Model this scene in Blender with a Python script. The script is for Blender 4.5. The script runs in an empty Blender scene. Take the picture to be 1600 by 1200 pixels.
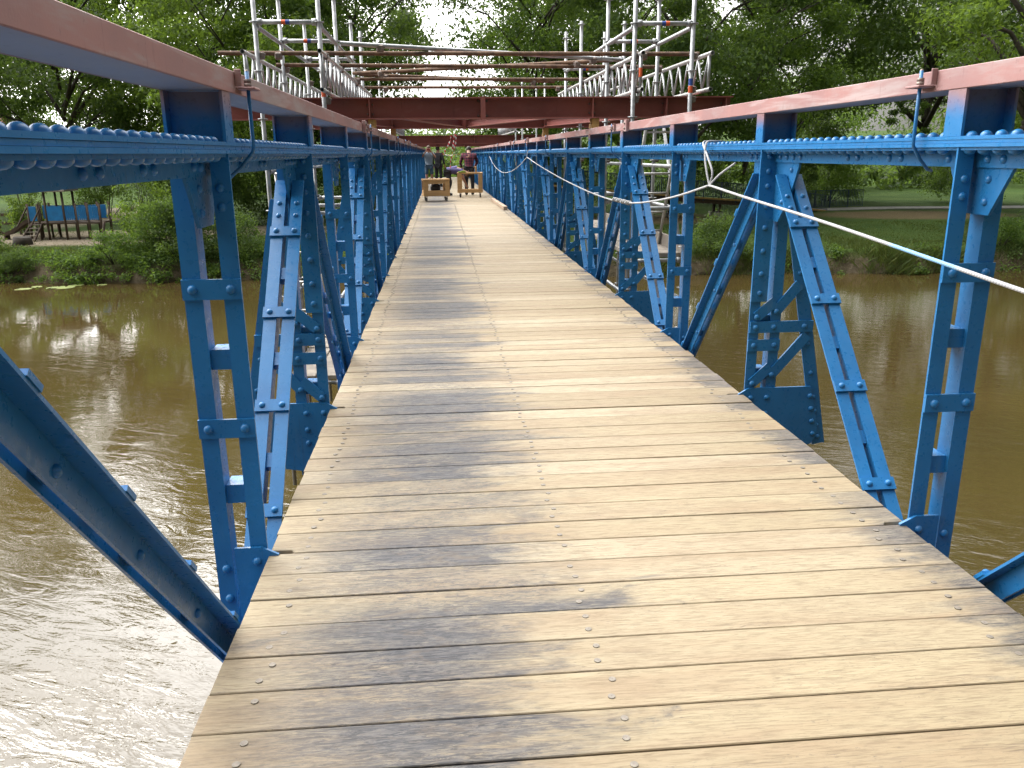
import bpy, math, random
import numpy as np
from mathutils import Vector, Matrix
random.seed(7); np.random.seed(7)
S = bpy.context.scene
COL = S.collection
# ------------------------------------------------------------------ camera
F_PX, YAW, PITCH, ROLL = 1272.98, 0.084204, 0.276185, 0.0094077
CAM_H = 1.4
cy, sy = math.cos(YAW), math.sin(YAW); cp, sp = math.cos(PITCH), math.sin(PITCH)
fwd = Vector((sy*cp, cy*cp, -sp)); rgt = Vector((cy, -sy, 0)); dwn = fwd.cross(rgt)
cr, sr = math.cos(ROLL), math.sin(ROLL)
r2 = cr*rgt + sr*dwn; d2 = -sr*rgt + cr*dwn
cam = bpy.data.cameras.new('camera'); camo = bpy.data.objects.new('camera', cam); COL.objects.link(camo)
mw = Matrix.Identity(4)
for i in range(3):
    mw[i][0] = r2[i]; mw[i][1] = -d2[i]; mw[i][2] = -fwd[i]
mw[2][3] = CAM_H
camo.matrix_world = mw
cam.sensor_fit = 'HORIZONTAL'; cam.sensor_width = 36; cam.lens = F_PX/1600*36
cam.clip_start = 0.05; cam.clip_end = 3000
S.camera = camo
# ------------------------------------------------------------------ world, sun, exposure
SUN_AZ, SUN_EL = math.radians(-40), math.radians(46)     # azimuth from +Y, negative = left
sd = Vector((math.sin(SUN_AZ)*math.cos(SUN_EL), math.cos(SUN_AZ)*math.cos(SUN_EL), math.sin(SUN_EL)))
W = bpy.data.worlds.new("World"); S.world = W; W.use_nodes = True
wn, wl = W.node_tree.nodes, W.node_tree.links
wn.clear()
def wnode(t, **k):
    n = wn.new(t)
    for a, b in k.items(): setattr(n, a, b)
    return n
wo = wnode('ShaderNodeOutputWorld'); wb = wnode('ShaderNodeBackground'); wb.inputs['Strength'].default_value = 0.1
sky = wnode('ShaderNodeTexSky', sky_type='NISHITA'); sky.sun_disc = False
sky.sun_elevation = SUN_EL; sky.sun_rotation = SUN_AZ; sky.air_density = 1.2; sky.dust_density = 3.0
tc = wnode('ShaderNodeTexCoord')
nz = wnode('ShaderNodeTexNoise'); nz.inputs['Scale'].default_value = 2.2; nz.inputs['Detail'].default_value = 6; nz.inputs['Roughness'].default_value = .6
wl.new(tc.outputs['Generated'], nz.inputs['Vector'])
rm = wnode('ShaderNodeMapRange'); rm.inputs[1].default_value = .36; rm.inputs[2].default_value = .62; rm.inputs[3].default_value = .62; rm.inputs[4].default_value = 1.0
wl.new(nz.outputs['Fac'], rm.inputs[0])
dt = wnode('ShaderNodeVectorMath', operation='DOT_PRODUCT'); dt.inputs[1].default_value = sd
wl.new(tc.outputs['Generated'], dt.inputs[0])
# thin bright cloud lit from behind by the sun
lobe = wnode('ShaderNodeMapRange', interpolation_type='SMOOTHERSTEP'); lobe.inputs[1].default_value = .18; lobe.inputs[2].default_value = 1.0; lobe.inputs[3].default_value = 4.0; lobe.inputs[4].default_value = 104.0
wl.new(dt.outputs['Value'], lobe.inputs[0])
cm = wnode('ShaderNodeMath', operation='MULTIPLY'); wl.new(lobe.outputs[0], cm.inputs[0])
nv = wnode('ShaderNodeMapRange'); nv.inputs[1].default_value = .3; nv.inputs[2].default_value = .7; nv.inputs[3].default_value = .75; nv.inputs[4].default_value = 1.2
wl.new(nz.outputs['Fac'], nv.inputs[0]); wl.new(nv.outputs[0], cm.inputs[1])
cc = wnode('ShaderNodeVectorMath', operation='SCALE'); cc.inputs[0].default_value = (1.0, .985, .97); wl.new(cm.outputs[0], cc.inputs['Scale'])
mx = wnode('ShaderNodeMix', data_type='RGBA'); wl.new(rm.outputs[0], mx.inputs[0]); wl.new(sky.outputs[0], mx.inputs[6]); wl.new(cc.outputs[0], mx.inputs[7])
wl.new(mx.outputs[2], wb.inputs['Color']); wl.new(wb.outputs[0], wo.inputs['Surface'])
sl = bpy.data.lights.new('sun', 'SUN'); sl.energy = 2.4; sl.angle = math.radians(20); sl.color = (1, .96, .89)
so = bpy.data.objects.new('sun', sl); COL.objects.link(so); so.rotation_euler = (-sd).to_track_quat('-Z', 'Y').to_euler()
S.view_settings.view_transform = 'Standard'; S.view_settings.look = 'None'; S.view_settings.exposure = -0.2; S.view_settings.gamma = 1
S.render.engine = 'CYCLES'
S.cycles.max_bounces = 7; S.cycles.diffuse_bounces = 3; S.cycles.glossy_bounces = 3; S.cycles.transmission_bounces = 4
S.cycles.sample_clamp_indirect = 6; S.cycles.caustics_reflective = False; S.cycles.caustics_refractive = False
S.cycles.use_denoising = True
try: S.cycles.denoiser = 'OPENIMAGEDENOISE'
except Exception: pass

# ------------------------------------------------------------------ object helpers
class MB:
    def __init__(s): s.v = []; s.f = []; s.m = []; s.sm = []
    def add(s, vs, fs, mat=0, smooth=False):
        o = len(s.v); s.v += [tuple(p) for p in vs]
        for f in fs: s.f.append([i+o for i in f]); s.m.append(mat); s.sm.append(smooth)
    def box(s, x0, x1, y0, y1, z0, z1, mat=0):
        vs = [(x, y, z) for z in (z0, z1) for y in (y0, y1) for x in (x0, x1)]
        s.add(vs, [(0,2,3,1),(4,5,7,6),(0,1,5,4),(1,3,7,5),(3,2,6,7),(2,0,4,6)], mat)
    def cbox(s, x0, x1, y0, y1, z0, z1, c=.004, mat=0):
        """box with chamfered edges"""
        xs=(x0,x1);ys=(y0,y1);zs=(z0,z1); vs=[];idx={}
        for i in (0,1):
            for j in (0,1):
                for k in (0,1):
                    sx=c if i==0 else -c; sy_=c if j==0 else -c; sz=c if k==0 else -c
                    idx[i,j,k,0]=len(vs); vs.append((xs[i],ys[j]+sy_,zs[k]+sz))
                    idx[i,j,k,1]=len(vs); vs.append((xs[i]+sx,ys[j],zs[k]+sz))
                    idx[i,j,k,2]=len(vs); vs.append((xs[i]+sx,ys[j]+sy_,zs[k]))
        fs=[]
        I=lambda i,j,k,a: idx[i,j,k,a]
        for i in (0,1): fs.append([I(i,0,0,0),I(i,1,0,0),I(i,1,1,0),I(i,0,1,0)])
        for j in (0,1): fs.append([I(0,j,0,1),I(1,j,0,1),I(1,j,1,1),I(0,j,1,1)])
        for k in (0,1): fs.append([I(0,0,k,2),I(1,0,k,2),I(1,1,k,2),I(0,1,k,2)])
        for i in (0,1):
            for j in (0,1): fs.append([I(i,j,0,0),I(i,j,1,0),I(i,j,1,1),I(i,j,0,1)])
            for k in (0,1): fs.append([I(i,0,k,0),I(i,1,k,0),I(i,1,k,2),I(i,0,k,2)])
        for j in (0,1):
            for k in (0,1): fs.append([I(0,j,k,1),I(1,j,k,1),I(1,j,k,2),I(0,j,k,2)])
        for i in (0,1):
            for j in (0,1):
                for k in (0,1): fs.append([I(i,j,k,0),I(i,j,k,1),I(i,j,k,2)])
        s.add(vs,fs,mat)
    def bar(s, p0, p1, w, h, side, mat=0, off=(0,0)):
        """rectangular bar p0->p1; w along side vector, h along normal; off = offset of centre (side, normal)"""
        p0=Vector(p0);p1=Vector(p1);d=(p1-p0).normalized();sd_=Vector(side);sd_=(sd_-d*sd_.dot(d)).normalized();n=d.cross(sd_)
        vs=[]
        for p in (p0,p1):
            for a,b in ((-1,-1),(1,-1),(1,1),(-1,1)):
                vs.append(p+sd_*(off[0]+a*w/2)+n*(off[1]+b*h/2))
        s.add(vs,[(3,2,1,0),(4,5,6,7),(0,1,5,4),(1,2,6,5),(2,3,7,6),(3,0,4,7)],mat)
    def prism(s, pts, ext, mat=0):
        n=len(pts); e=Vector(ext); a=[Vector(p) for p in pts]; b=[p+e for p in a]
        s.add(a+b,[list(range(n-1,-1,-1)),list(range(n,2*n))]+[(i,(i+1)%n,n+(i+1)%n,n+i) for i in range(n)],mat)
    def tube(s, pts, r, n=10, mat=0, cap=True, radii=None):
        pts=[Vector(p) for p in pts]; vs=[]; fs=[]; up=None
        for i,p in enumerate(pts):
            d=(pts[min(i+1,len(pts)-1)]-pts[max(i-1,0)]).normalized()
            if up is None: up=d.orthogonal().normalized()
            up=(up-d*up.dot(d)).normalized(); w=d.cross(up); rr=radii[i] if radii else r
            for k in range(n):
                a=2*math.pi*k/n; vs.append(p+up*(rr*math.cos(a))+w*(rr*math.sin(a)))
        for i in range(len(pts)-1):
            for k in range(n):
                fs.append((i*n+k,i*n+(k+1)%n,(i+1)*n+(k+1)%n,(i+1)*n+k))
        s.add(vs,fs,mat,True)
        if cap:
            o=len(pts)-1
            b0=len(s.v)-len(vs)
            for f in ([b0+k for k in range(n)][::-1],[b0+o*n+k for k in range(n)]): s.f.append(f); s.m.append(mat); s.sm.append(False)
    def pipe(s, p0, p1, r, wall=.004, n=12, mat=0):
        """open-ended pipe: hollow dark ends"""
        p0=Vector(p0);p1=Vector(p1)
        s.tube([p0,p1],r,n,mat,cap=False); s.tube([p1,p0],r-wall,n,mat,cap=False)
        d=(p1-p0).normalized(); up=d.orthogonal().normalized(); w=d.cross(up)
        for p,sg in ((p0,-1),(p1,1)):
            vs=[]
            for k in range(n):
                a=2*math.pi*k/n; e=up*math.cos(a)+w*math.sin(a); vs+= [p+e*r,p+e*(r-wall)]
            s.add(vs,[(2*k,2*k+1,(2*k+3)%(2*n),(2*k+2)%(2*n)) for k in range(n)],mat)
    def dome(s, c, nrm, r, h, n=10, rings=3, mat=0):
        c=Vector(c); nn=Vector(nrm).normalized(); u=nn.orthogonal().normalized(); w=nn.cross(u); vs=[]
        for i in range(rings):
            t=i/rings*math.pi/2; rr=r*math.cos(t); zz=h*math.sin(t)
            for k in range(n):
                a=2*math.pi*k/n; vs.append(c+u*(rr*math.cos(a))+w*(rr*math.sin(a))+nn*zz)
        vs.append(c+nn*h); fs=[]
        for i in range(rings-1):
            for k in range(n): fs.append((i*n+k,i*n+(k+1)%n,(i+1)*n+(k+1)%n,(i+1)*n+k))
        for k in range(n): fs.append(((rings-1)*n+k,(rings-1)*n+(k+1)%n,len(vs)-1))
        s.add(vs,fs,mat,True)
    def ball(s,c,rx,ry=None,rz=None,n=10,m=7,mat=0):
        ry=ry or rx; rz=rz or rx; c=Vector(c); vs=[c+Vector((0,0,-rz))]; fs=[]
        for i in range(1,m):
            t=-math.pi/2+math.pi*i/m
            for k in range(n):
                a=2*math.pi*k/n; vs.append(c+Vector((rx*math.cos(t)*math.cos(a),ry*math.cos(t)*math.sin(a),rz*math.sin(t))))
        vs.append(c+Vector((0,0,rz)))
        for k in range(n): fs.append((0,1+(k+1)%n,1+k))
        for i in range(m-2):
            for k in range(n):
                a=1+i*n; fs.append((a+k,a+(k+1)%n,a+n+(k+1)%n,a+n+k))
        a=1+(m-2)*n
        for k in range(n): fs.append((a+k,a+(k+1)%n,len(vs)-1))
        s.add(vs,fs,mat,True)
    def mesh(s, name, mats):
        me=bpy.data.meshes.new(name); me.from_pydata(s.v,[],s.f)
        for m in (mats if isinstance(mats,(list,tuple)) else [mats]): me.materials.append(m)
        me.polygons.foreach_set('material_index',s.m); me.polygons.foreach_set('use_smooth',s.sm); me.update()
        return me
    def build(s, name, mats, parent=None):
        return link(name, s.mesh(name, mats), parent)
def link(name, me, parent=None, loc=None):
    o=bpy.data.objects.new(name, me); COL.objects.link(o)
    if parent is not None: o.parent=parent
    if loc is not None: o.location=loc
    return o
def empty(name, loc=(0,0,0)):
    o=bpy.data.objects.new(name,None); o.location=loc; o.empty_display_size=.2; COL.objects.link(o); return o
def tag(o,label=None,cat=None,group=None,kind=None):
    if label: o['label']=label
    if cat: o['category']=cat
    if group: o['group']=group
    if kind: o['kind']=kind
    return o

# ------------------------------------------------------------------ materials
class NT:
    def __init__(s,name):
        s.m=bpy.data.materials.new(name); s.m.use_nodes=True; s.n=s.m.node_tree.nodes; s.l=s.m.node_tree.links
        s.p=s.n['Principled BSDF']; s.out=s.n['Material Output']
    def new(s,t,ins=None,**k):
        n=s.n.new(t)
        for a,b in k.items(): setattr(n,a,b)
        for a,b in (ins or {}).items():
            if hasattr(b,'is_output') : s.l.new(b,n.inputs[a])
            else: n.inputs[a].default_value=b
        return n
    def math(s,op,a,b=0,c=0,clamp=False):
        n=s.new('ShaderNodeMath',{0:a,1:b,2:c},operation=op); n.use_clamp=clamp; return n.outputs[0]
    def noise(s,vec,scale,detail=4,rough=.55,dist=0):
        return s.new('ShaderNodeTexNoise',{'Vector':vec,'Scale':scale,'Detail':detail,'Roughness':rough,'Distortion':dist}).outputs['Fac']
    def ramp(s,v,a,b,c=0,d=1,smooth=True):
        return s.new('ShaderNodeMapRange',{0:v,1:a,2:b,3:c,4:d},interpolation_type='SMOOTHSTEP' if smooth else 'LINEAR').outputs[0]
    def mix(s,f,a,b,mode='MIX'):
        n=s.new('ShaderNodeMix',data_type='RGBA',blend_type=mode)
        for i,x in ((0,f),(6,a),(7,b)):
            if hasattr(x,'is_output'): s.l.new(x,n.inputs[i])
            else: n.inputs[i].default_value=x if i==0 else (*x,1)[:4]
        return n.outputs[2]
    def pos(s): return s.new('ShaderNodeNewGeometry').outputs['Position']
    def obj(s): return s.new('ShaderNodeTexCoord').outputs['Object']
    def scale(s,v,x,y,z): return s.new('ShaderNodeVectorMath',{0:v,1:(x,y,z)},operation='MULTIPLY').outputs[0]
    def sep(s,v): return s.new('ShaderNodeSeparateXYZ',{0:v}).outputs
    def bump(s,h,strength=.3,dist=.01):
        b=s.new('ShaderNodeBump',{'Height':h,'Strength':strength,'Distance':dist}); s.l.new(b.outputs[0],s.p.inputs['Normal']); return b
    def col(s,c):
        if hasattr(c,'is_output'): s.l.new(c,s.p.inputs['Base Color'])
        else: s.p.inputs['Base Color'].default_value=(*c,1)
        return s
    def set(s,**k):
        for a,b in k.items():
            i=s.p.inputs[a.replace('_',' ')]
            if hasattr(b,'is_output'): s.l.new(b,i)
            else: i.default_value=b
        return s
def simple(name,a,b=None,scale=6,rough=.6,metal=0,bump=0,bscale=60):
    t=NT(name); p=t.pos(); b=b or tuple(x*.7 for x in a)
    f=t.ramp(t.noise(p,scale,5,.6),.35,.65)
    t.col(t.mix(f,a,b)); t.set(Roughness=rough,Metallic=metal)
    if bump: t.bump(t.noise(p,bscale,4),bump,.004)
    return t.m
BLUE_A,BLUE_B=(.019,.155,.375),(.015,.124,.31)
def blue_paint(name,gradient=False,rough=.31):
    t=NT(name); p=t.pos()
    f=t.ramp(t.noise(p,3.5,5,.65),.35,.7)
    c=t.mix(f,BLUE_A,BLUE_B)
    # grime: faint dusty streaks
    dz=t.noise(t.scale(p,14,14,2.5),1,5,.7)
    c=t.mix(t.ramp(dz,.58,.78,0,.22),c,(.17,.22,.28))
    c=t.mix(t.ramp(t.noise(p,60,3,.6),.80,.88,0,.15),c,(.02,.06,.12))
    ch=t.noise(p,26,5,.75,.5); c=t.mix(t.ramp(ch,.78,.82,0,.3),c,(.06,.06,.07))
    c=t.mix(t.ramp(t.noise(t.scale(p,34,34,1.6),1,4,.7),.62,.74,0,.35),c,(.05,.05,.05))
    if gradient:   # red primer overspray from the rail weld
        z=t.sep(p)[2]; zz=t.math('ADD',z,t.math('MULTIPLY',t.math('SUBTRACT',t.noise(p,9,4),.5),.06))
        g=t.ramp(zz,1.495,1.60)
        c=t.mix(g,c,(.25,.15,.155))
    t.col(c)
    t.set(Roughness=t.ramp(t.noise(p,40,4),.3,.7,rough-.06,rough+.1),Specular_IOR_Level=.42)
    t.bump(t.math('ADD',t.noise(p,130,3,.6),t.math('MULTIPLY',t.noise(p,22,3,.6),1.5)),.08,.003)
    return t.m
M={}
M['blue']=blue_paint('blue_paint'); M['stub']=blue_paint('blue_paint_red_overspray',True)
def primer(name,a,b,dust,grey=.5):
    t=NT(name); p=t.pos()
    c=t.mix(t.ramp(t.noise(p,2.2,5,.6),.35,.65),a,b)
    c=t.mix(t.ramp(t.noise(t.scale(p,3,1.6,9),1,5,.65),.46,.66,0,grey),c,dust)
    c=t.mix(t.ramp(t.noise(t.scale(p,7,1.1,14),1,4,.6,.6),.56,.68,0,grey*.7),c,tuple(x*1.25 for x in dust))
    c=t.mix(t.ramp(t.noise(t.scale(p,30,26,3),1,4,.7),.60,.72,0,.5),c,tuple(x*.55 for x in a))
    c=t.mix(t.ramp(t.noise(p,45,4,.65),.62,.75,0,.45),c,tuple(x*.45 for x in a))
    t.col(c); t.set(Roughness=.68); t.bump(t.noise(p,160,3),.12,.003)
    return t.m
M['rail']=primer('red_primer_rail',(.31,.150,.138),(.25,.132,.128),(.31,.245,.24),.85)
M['rail_under']=primer('grey_overspray',(.28,.25,.27),(.24,.22,.25),(.30,.26,.27),.6)
M['beam']=primer('red_oxide_primer',(.27,.078,.064),(.22,.066,.057),(.26,.11,.09),.35)
M['galv']=simple('galvanised_steel',(.40,.41,.42),(.27,.28,.29),12,.46,.75,.05,200)
M['alu']=simple('aluminium_tube',(.52,.52,.51),(.38,.37,.36),9,.42,.7,.05,200)
M['rust']=simple('rusty_steel',(.20,.12,.075),(.10,.06,.042),14,.8,.15,.25,90)
M['orange']=simple('orange_band',(.75,.12,.03),(.6,.1,.03)); M['bluemark']=simple('blue_band',(.03,.08,.35))
M['bolt']=simple('bolt_steel',(.22,.17,.15),(.12,.1,.09),50,.5,.6)
M['black']=simple('black_rubber',(.015,.015,.016),(.03,.03,.03),20,.6)
M['darkwood']=simple('dark_timber',(.085,.055,.035),(.05,.034,.024),7,.8,0,.3,50)
M['oldwood']=simple('grey_board',(.30,.26,.21),(.20,.175,.15),5,.85,0,.3,60)
M['playblue']=simple('bright_blue_board',(.02,.22,.55),(.02,.18,.46),4,.5)
M['conc']=simple('concrete',(.33,.31,.28),(.22,.21,.19),3,.9,0,.3,30)
M['white']=simple('white_sign_paint',(.75,.75,.73),(.6,.6,.6),8,.5)
M['yellow']=simple('weathered_yellow_timber',(.50,.32,.10),(.40,.25,.09),4,.7)
M['asphalt']=simple('path_asphalt',(.22,.21,.20),(.15,.145,.14),3,.9,0,.4,60)
def wood(name,a,b,dark,axis=0,sc=1.0):
    t=NT(name); p=t.pos(); s3=[18,18,18]; s3[axis]=1.2
    g=t.noise(t.scale(p,*[x*sc for x in s3]),1,6,.65,.4)
    c=t.mix(t.ramp(g,.3,.7),a,b); c=t.mix(t.ramp(t.noise(p,2.0*sc,4),.5,.75,0,.5),c,dark)
    t.col(c); t.set(Roughness=.7); t.bump(g,.2,.004); return t.m
M['pine']=wood('pine_timber',(.55,.34,.15),(.44,.26,.11),(.36,.22,.12),0)
M['packing']=wood('packing_timber',(.50,.30,.10),(.34,.19,.07),(.2,.12,.06),2)

def deck_material():
    t=NT('weathered_deck_boards'); p=t.pos()
    at=t.new('ShaderNodeAttribute',attribute_name='board'); rnd=t.sep(at.outputs['Vector']); r1,r2_,r3=rnd[0],rnd[1],rnd[2]
    x,y,z=t.sep(p)
    # per-board shifted grain coordinates so grain never runs through a seam
    sh=t.new('ShaderNodeCombineXYZ',{0:t.math('MULTIPLY',r1,37.0),1:t.math('MULTIPLY',r2_,11.0),2:t.math('MULTIPLY',r3,5.0)}).outputs[0]
    pv=t.new('ShaderNodeVectorMath',{0:p,1:sh},operation='ADD').outputs[0]
    fine=t.noise(t.scale(pv,14,170,60),1,6,.72,.5)
    med=t.noise(t.scale(pv,4.0,44,12),1,6,.68,1.3)
    big=t.noise(t.scale(pv,1.1,7,4),1,5,.6,.5)
    # base: warm fresh-sanded timber, each board its own tone
    c=t.mix(r1,(.285,.232,.140),(.225,.176,.100))
    c=t.mix(t.ramp(r2_,.55,1,0,.75),c,(.33,.28,.19))
    c=t.mix(t.ramp(big,.38,.68,0,.7),c,(.215,.15,.085))
    c=t.mix(t.ramp(med,.52,.74,0,.45),c,(.19,.135,.08))
    c=t.mix(t.ramp(fine,.44,.66,0,.62),c,(.125,.088,.052))
    # old grey surface left un-sanded: patches along each board
    edge=t.math('ADD',t.math('MULTIPLY',r3,.36),.20)            # where the grey ends on this board
    blotch=t.noise(t.scale(pv,1.8,6.5,3),1,6,.68,1.0)
    d=t.math('SUBTRACT',edge,x)
    gl=t.ramp(t.math('ADD',d,t.math('MULTIPLY',t.math('SUBTRACT',blotch,.5),.9)),-.10,.34)
    fade=t.ramp(x,-.66,-.12,.05,1)                              # thinner towards the left ends
    region=t.noise(t.scale(p,.0,.85,0),1,3,.6)
    amt=t.ramp(t.math('ADD',t.math('MULTIPLY',r1,.22),t.math('MULTIPLY',region,1.1)),.50,.74,.12,1)
    gl=t.math('MULTIPLY',t.math('MULTIPLY',gl,fade),amt)
    spk=t.noise(t.scale(pv,26,95,50),1,5,.78,1.0)
    loose=t.math('MULTIPLY',t.math('MULTIPLY',t.ramp(t.math('ADD',d,t.math('MULTIPLY',t.math('SUBTRACT',blotch,.5),1.6)),-.05,.35),t.ramp(x,-.70,-.15,.12,1)),t.ramp(t.math('ADD',spk,t.math('MULTIPLY',t.math('SUBTRACT',blotch,.5),.5)),.46,.60))
    br=t.math('MULTIPLY',t.ramp(t.math('ADD',x,t.math('MULTIPLY',t.math('SUBTRACT',blotch,.5),.8)),1.50,1.74),t.ramp(r2_,.25,.7))
    spots=t.math('MULTIPLY',t.ramp(blotch,.60,.74),.5)
    gm=t.math('MAXIMUM',t.math('MAXIMUM',gl,t.math('MULTIPLY',br,.75)),t.math('MULTIPLY',spots,t.ramp(x,1.2,.3,.25,1)))
    c=t.mix(t.math('MULTIPLY',loose,.7),c,(.06,.055,.055))
    blk=t.math('MULTIPLY',t.math('MULTIPLY',t.ramp(t.noise(t.scale(pv,2.4,7.5,3),1,5,.7,1.4),.46,.60),gl),1.0)
    c=t.mix(t.math('MULTIPLY',blk,t.ramp(fine,.36,.56,.5,1)),c,(.020,.021,.026))
    tex=t.math('ADD',t.math('MULTIPLY',med,.8),t.math('MULTIPLY',blotch,.7))
    gm2=t.math('MULTIPLY',gm,t.ramp(tex,.48,.78,.2,1))
    c=t.mix(t.math('MULTIPLY',gm2,.88),c,(.066,.066,.072))
    dk=t.noise(t.scale(pv,11,80,40),1,6,.78,1.6)
    c=t.mix(t.math('MULTIPLY',gm,t.ramp(dk,.45,.56,0,.96)),c,(.022,.022,.027))
    sp=t.noise(t.scale(pv,55,130,60),1,3,.7)
    c=t.mix(t.math('MULTIPLY',t.ramp(sp,.60,.74),t.ramp(blotch,.40,.62,.10,.75)),c,(.07,.055,.045))
    c=t.mix(t.ramp(t.noise(t.scale(pv,6,14,6),1,5,.7,.8),.50,.72,0,.42),c,(.165,.12,.073))
    # cracks along the grain and knots
    cr_=t.noise(t.scale(pv,1.0,34,10),1,3,.5,.6)
    crack=t.math('MULTIPLY',t.ramp(t.math('ABSOLUTE',t.math('SUBTRACT',cr_,.5)),.0,.010,1,0),t.ramp(blotch,.48,.6))
    c=t.mix(t.math('MULTIPLY',crack,.65),c,(.10,.07,.045))
    vo=t.new('ShaderNodeTexVoronoi',{'Vector':t.scale(pv,1.1,4.0,1),'Scale':1.0})
    kn=t.math('MULTIPLY',t.ramp(vo.outputs['Distance'],.02,.075,1,0),t.ramp(t.sep(vo.outputs['Color'])[0],.80,.82))
    c=t.mix(t.math('MULTIPLY',kn,.8),c,(.10,.065,.045))
    t.col(c); t.set(Roughness=t.ramp(fine,.3,.7,.58,.78))
    h=t.math('ADD',t.math('MULTIPLY',fine,.5),t.math('MULTIPLY',med,.6)); h=t.math('SUBTRACT',h,t.math('MULTIPLY',crack,.6))
    t.bump(h,.35,.003)
    return t.m
M['deck']=deck_material()
M['endgrain']=simple('cut_board_end',(.36,.29,.2),(.28,.22,.14),30,.8)
M['screw']=simple('stainless_screw',(.20,.175,.14),(.15,.13,.105),80,.55,.3)

def water_material():
    t=NT('brown_river_water'); p=t.pos()
    murk=t.noise(t.scale(p,.06,.12,1),1,4)
    c=t.mix(t.ramp(murk,.35,.65),(.056,.039,.0130),(.043,.031,.0108))
    t.col(c); t.set(Roughness=.03,IOR=1.5)
    rot=t.new('ShaderNodeMapping',{'Vector':p,'Rotation':(0,0,math.radians(24)),'Scale':(1,1,1)}).outputs[0]
    a=t.noise(t.scale(rot,1.2,3.4,1),1,4,.55,.8)
    b=t.noise(t.scale(rot,4.2,10,1),1,3,.5,1.2)
    cpatch=t.ramp(t.noise(t.scale(p,.10,.16,1),1,3),.38,.62,.25,1)
    h=t.math('ADD',t.math('MULTIPLY',a,.030),t.math('MULTIPLY',b,.0055))
    h=t.math('MULTIPLY',h,cpatch); h=t.math('MULTIPLY',h,t.ramp(t.sep(p)[1],5,26,1.0,.16))
    bp=t.new('ShaderNodeBump',{'Height':h,'Strength':1.0,'Distance':1.0}); t.l.new(bp.outputs[0],t.p.inputs['Normal'])
    return t.m
M['water']=water_material()

def leaf_material(name,a,b,hi,trans=.5):
    t=NT(name); at=t.new('ShaderNodeAttribute',attribute_name='tint').outputs['Fac']
    oi=t.new('ShaderNodeObjectInfo').outputs['Random']
    c=t.mix(at,a,b); c=t.mix(t.ramp(at,.72,1.0,0,.85),c,hi)
    c=t.mix(t.math('MULTIPLY',oi,.35),c,tuple(x*.62 for x in a))
    t.col(c); t.set(Roughness=.55); t.p.inputs['Specular IOR Level'].default_value=.3
    tr=t.new('ShaderNodeBsdfTranslucent'); tc_=t.mix(.5,c,(hi[0]*1.5,hi[1]*1.5,hi[2]*.7)); t.l.new(tc_,tr.inputs[0])
    ms=t.new('ShaderNodeMixShader'); ms.inputs[0].default_value=trans
    t.l.new(t.p.outputs[0],ms.inputs[1]); t.l.new(tr.outputs[0],ms.inputs[2]); t.l.new(ms.outputs[0],t.out.inputs[0])
    return t.m
M['leaf_dark']=leaf_material('leaf_dark',(.046,.088,.026),(.078,.135,.036),(.14,.21,.05))
M['leaf_mid']=leaf_material('leaf_mid',(.062,.118,.028),(.10,.178,.038),(.17,.26,.052))
M['leaf_light']=leaf_material('leaf_light',(.088,.150,.027),(.13,.21,.037),(.20,.29,.055),.5)
M['bark']=simple('bark',(.060,.048,.036),(.030,.025,.02),5,.9,0,.6,18)
M['grassblade']=leaf_material('grass_blade',(.05,.085,.02),(.08,.12,.027),(.14,.155,.05),.35)

def ground_material():
    t=NT('grass_and_earth'); p=t.pos(); x,y,z=t.sep(p)
    n1=t.noise(p,.35,5,.6); n2=t.noise(p,3.5,5,.65); n3=t.noise(t.scale(p,14,14,14),1,4,.7)
    c=t.mix(t.ramp(n1,.35,.65),(.032,.060,.015),(.050,.080,.020))
    c=t.mix(t.ramp(n2,.45,.7,0,.6),c,(.035,.062,.016)); c=t.mix(t.ramp(n3,.5,.75,0,.5),c,(.08,.115,.03))
    def ell(cx,cy_,rx,ry,lo=.75,hi=1.1):
        a=t.math('DIVIDE',t.math('SUBTRACT',x,cx),rx); b=t.math('DIVIDE',t.math('SUBTRACT',y,cy_),ry)
        d=t.math('SQRT',t.math('ADD',t.math('MULTIPLY',a,a),t.math('MULTIPLY',b,b)))
        d=t.math('ADD',d,t.math('MULTIPLY',t.math('SUBTRACT',n2,.5),.7)); return t.ramp(d,lo,hi,1,0)
    sand=t.math('MAXIMUM',ell(-20,46.5,10,4.2),t.math('MAXIMUM',ell(-9.5,49,5,3),ell(-24,66,3,14)))
    sc=t.mix(t.ramp(n3,.35,.65),(.27,.23,.17),(.20,.165,.12))
    c=t.mix(sand,c,sc)
    dirt=t.math('MAXIMUM',ell(31,52,7,3.6),ell(15,52,8,4,.5,1.2))
    dc=t.mix(t.ramp(n3,.35,.65),(.16,.115,.07),(.10,.075,.045))
    c=t.mix(t.math('MULTIPLY',dirt,.85),c,dc)
    # eroded earth and stone below the bank's lip
    bank=t.ramp(t.math('ADD',z,t.math('MULTIPLY',t.math('SUBTRACT',n2,.5),.5)),-3.35,-2.98,1,0)
    bc=t.mix(t.ramp(n2,.3,.7),(.060,.048,.028),(.12,.098,.068)); bc=t.mix(t.ramp(n3,.5,.7,0,.7),bc,(.028,.034,.012))
    c=t.mix(bank,c,bc)
    t.col(c); t.set(Roughness=.95,Specular_IOR_Level=.05); t.bump(t.math('ADD',n3,n2),.6,.06)
    return t.m
M['ground']=ground_material()

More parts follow.
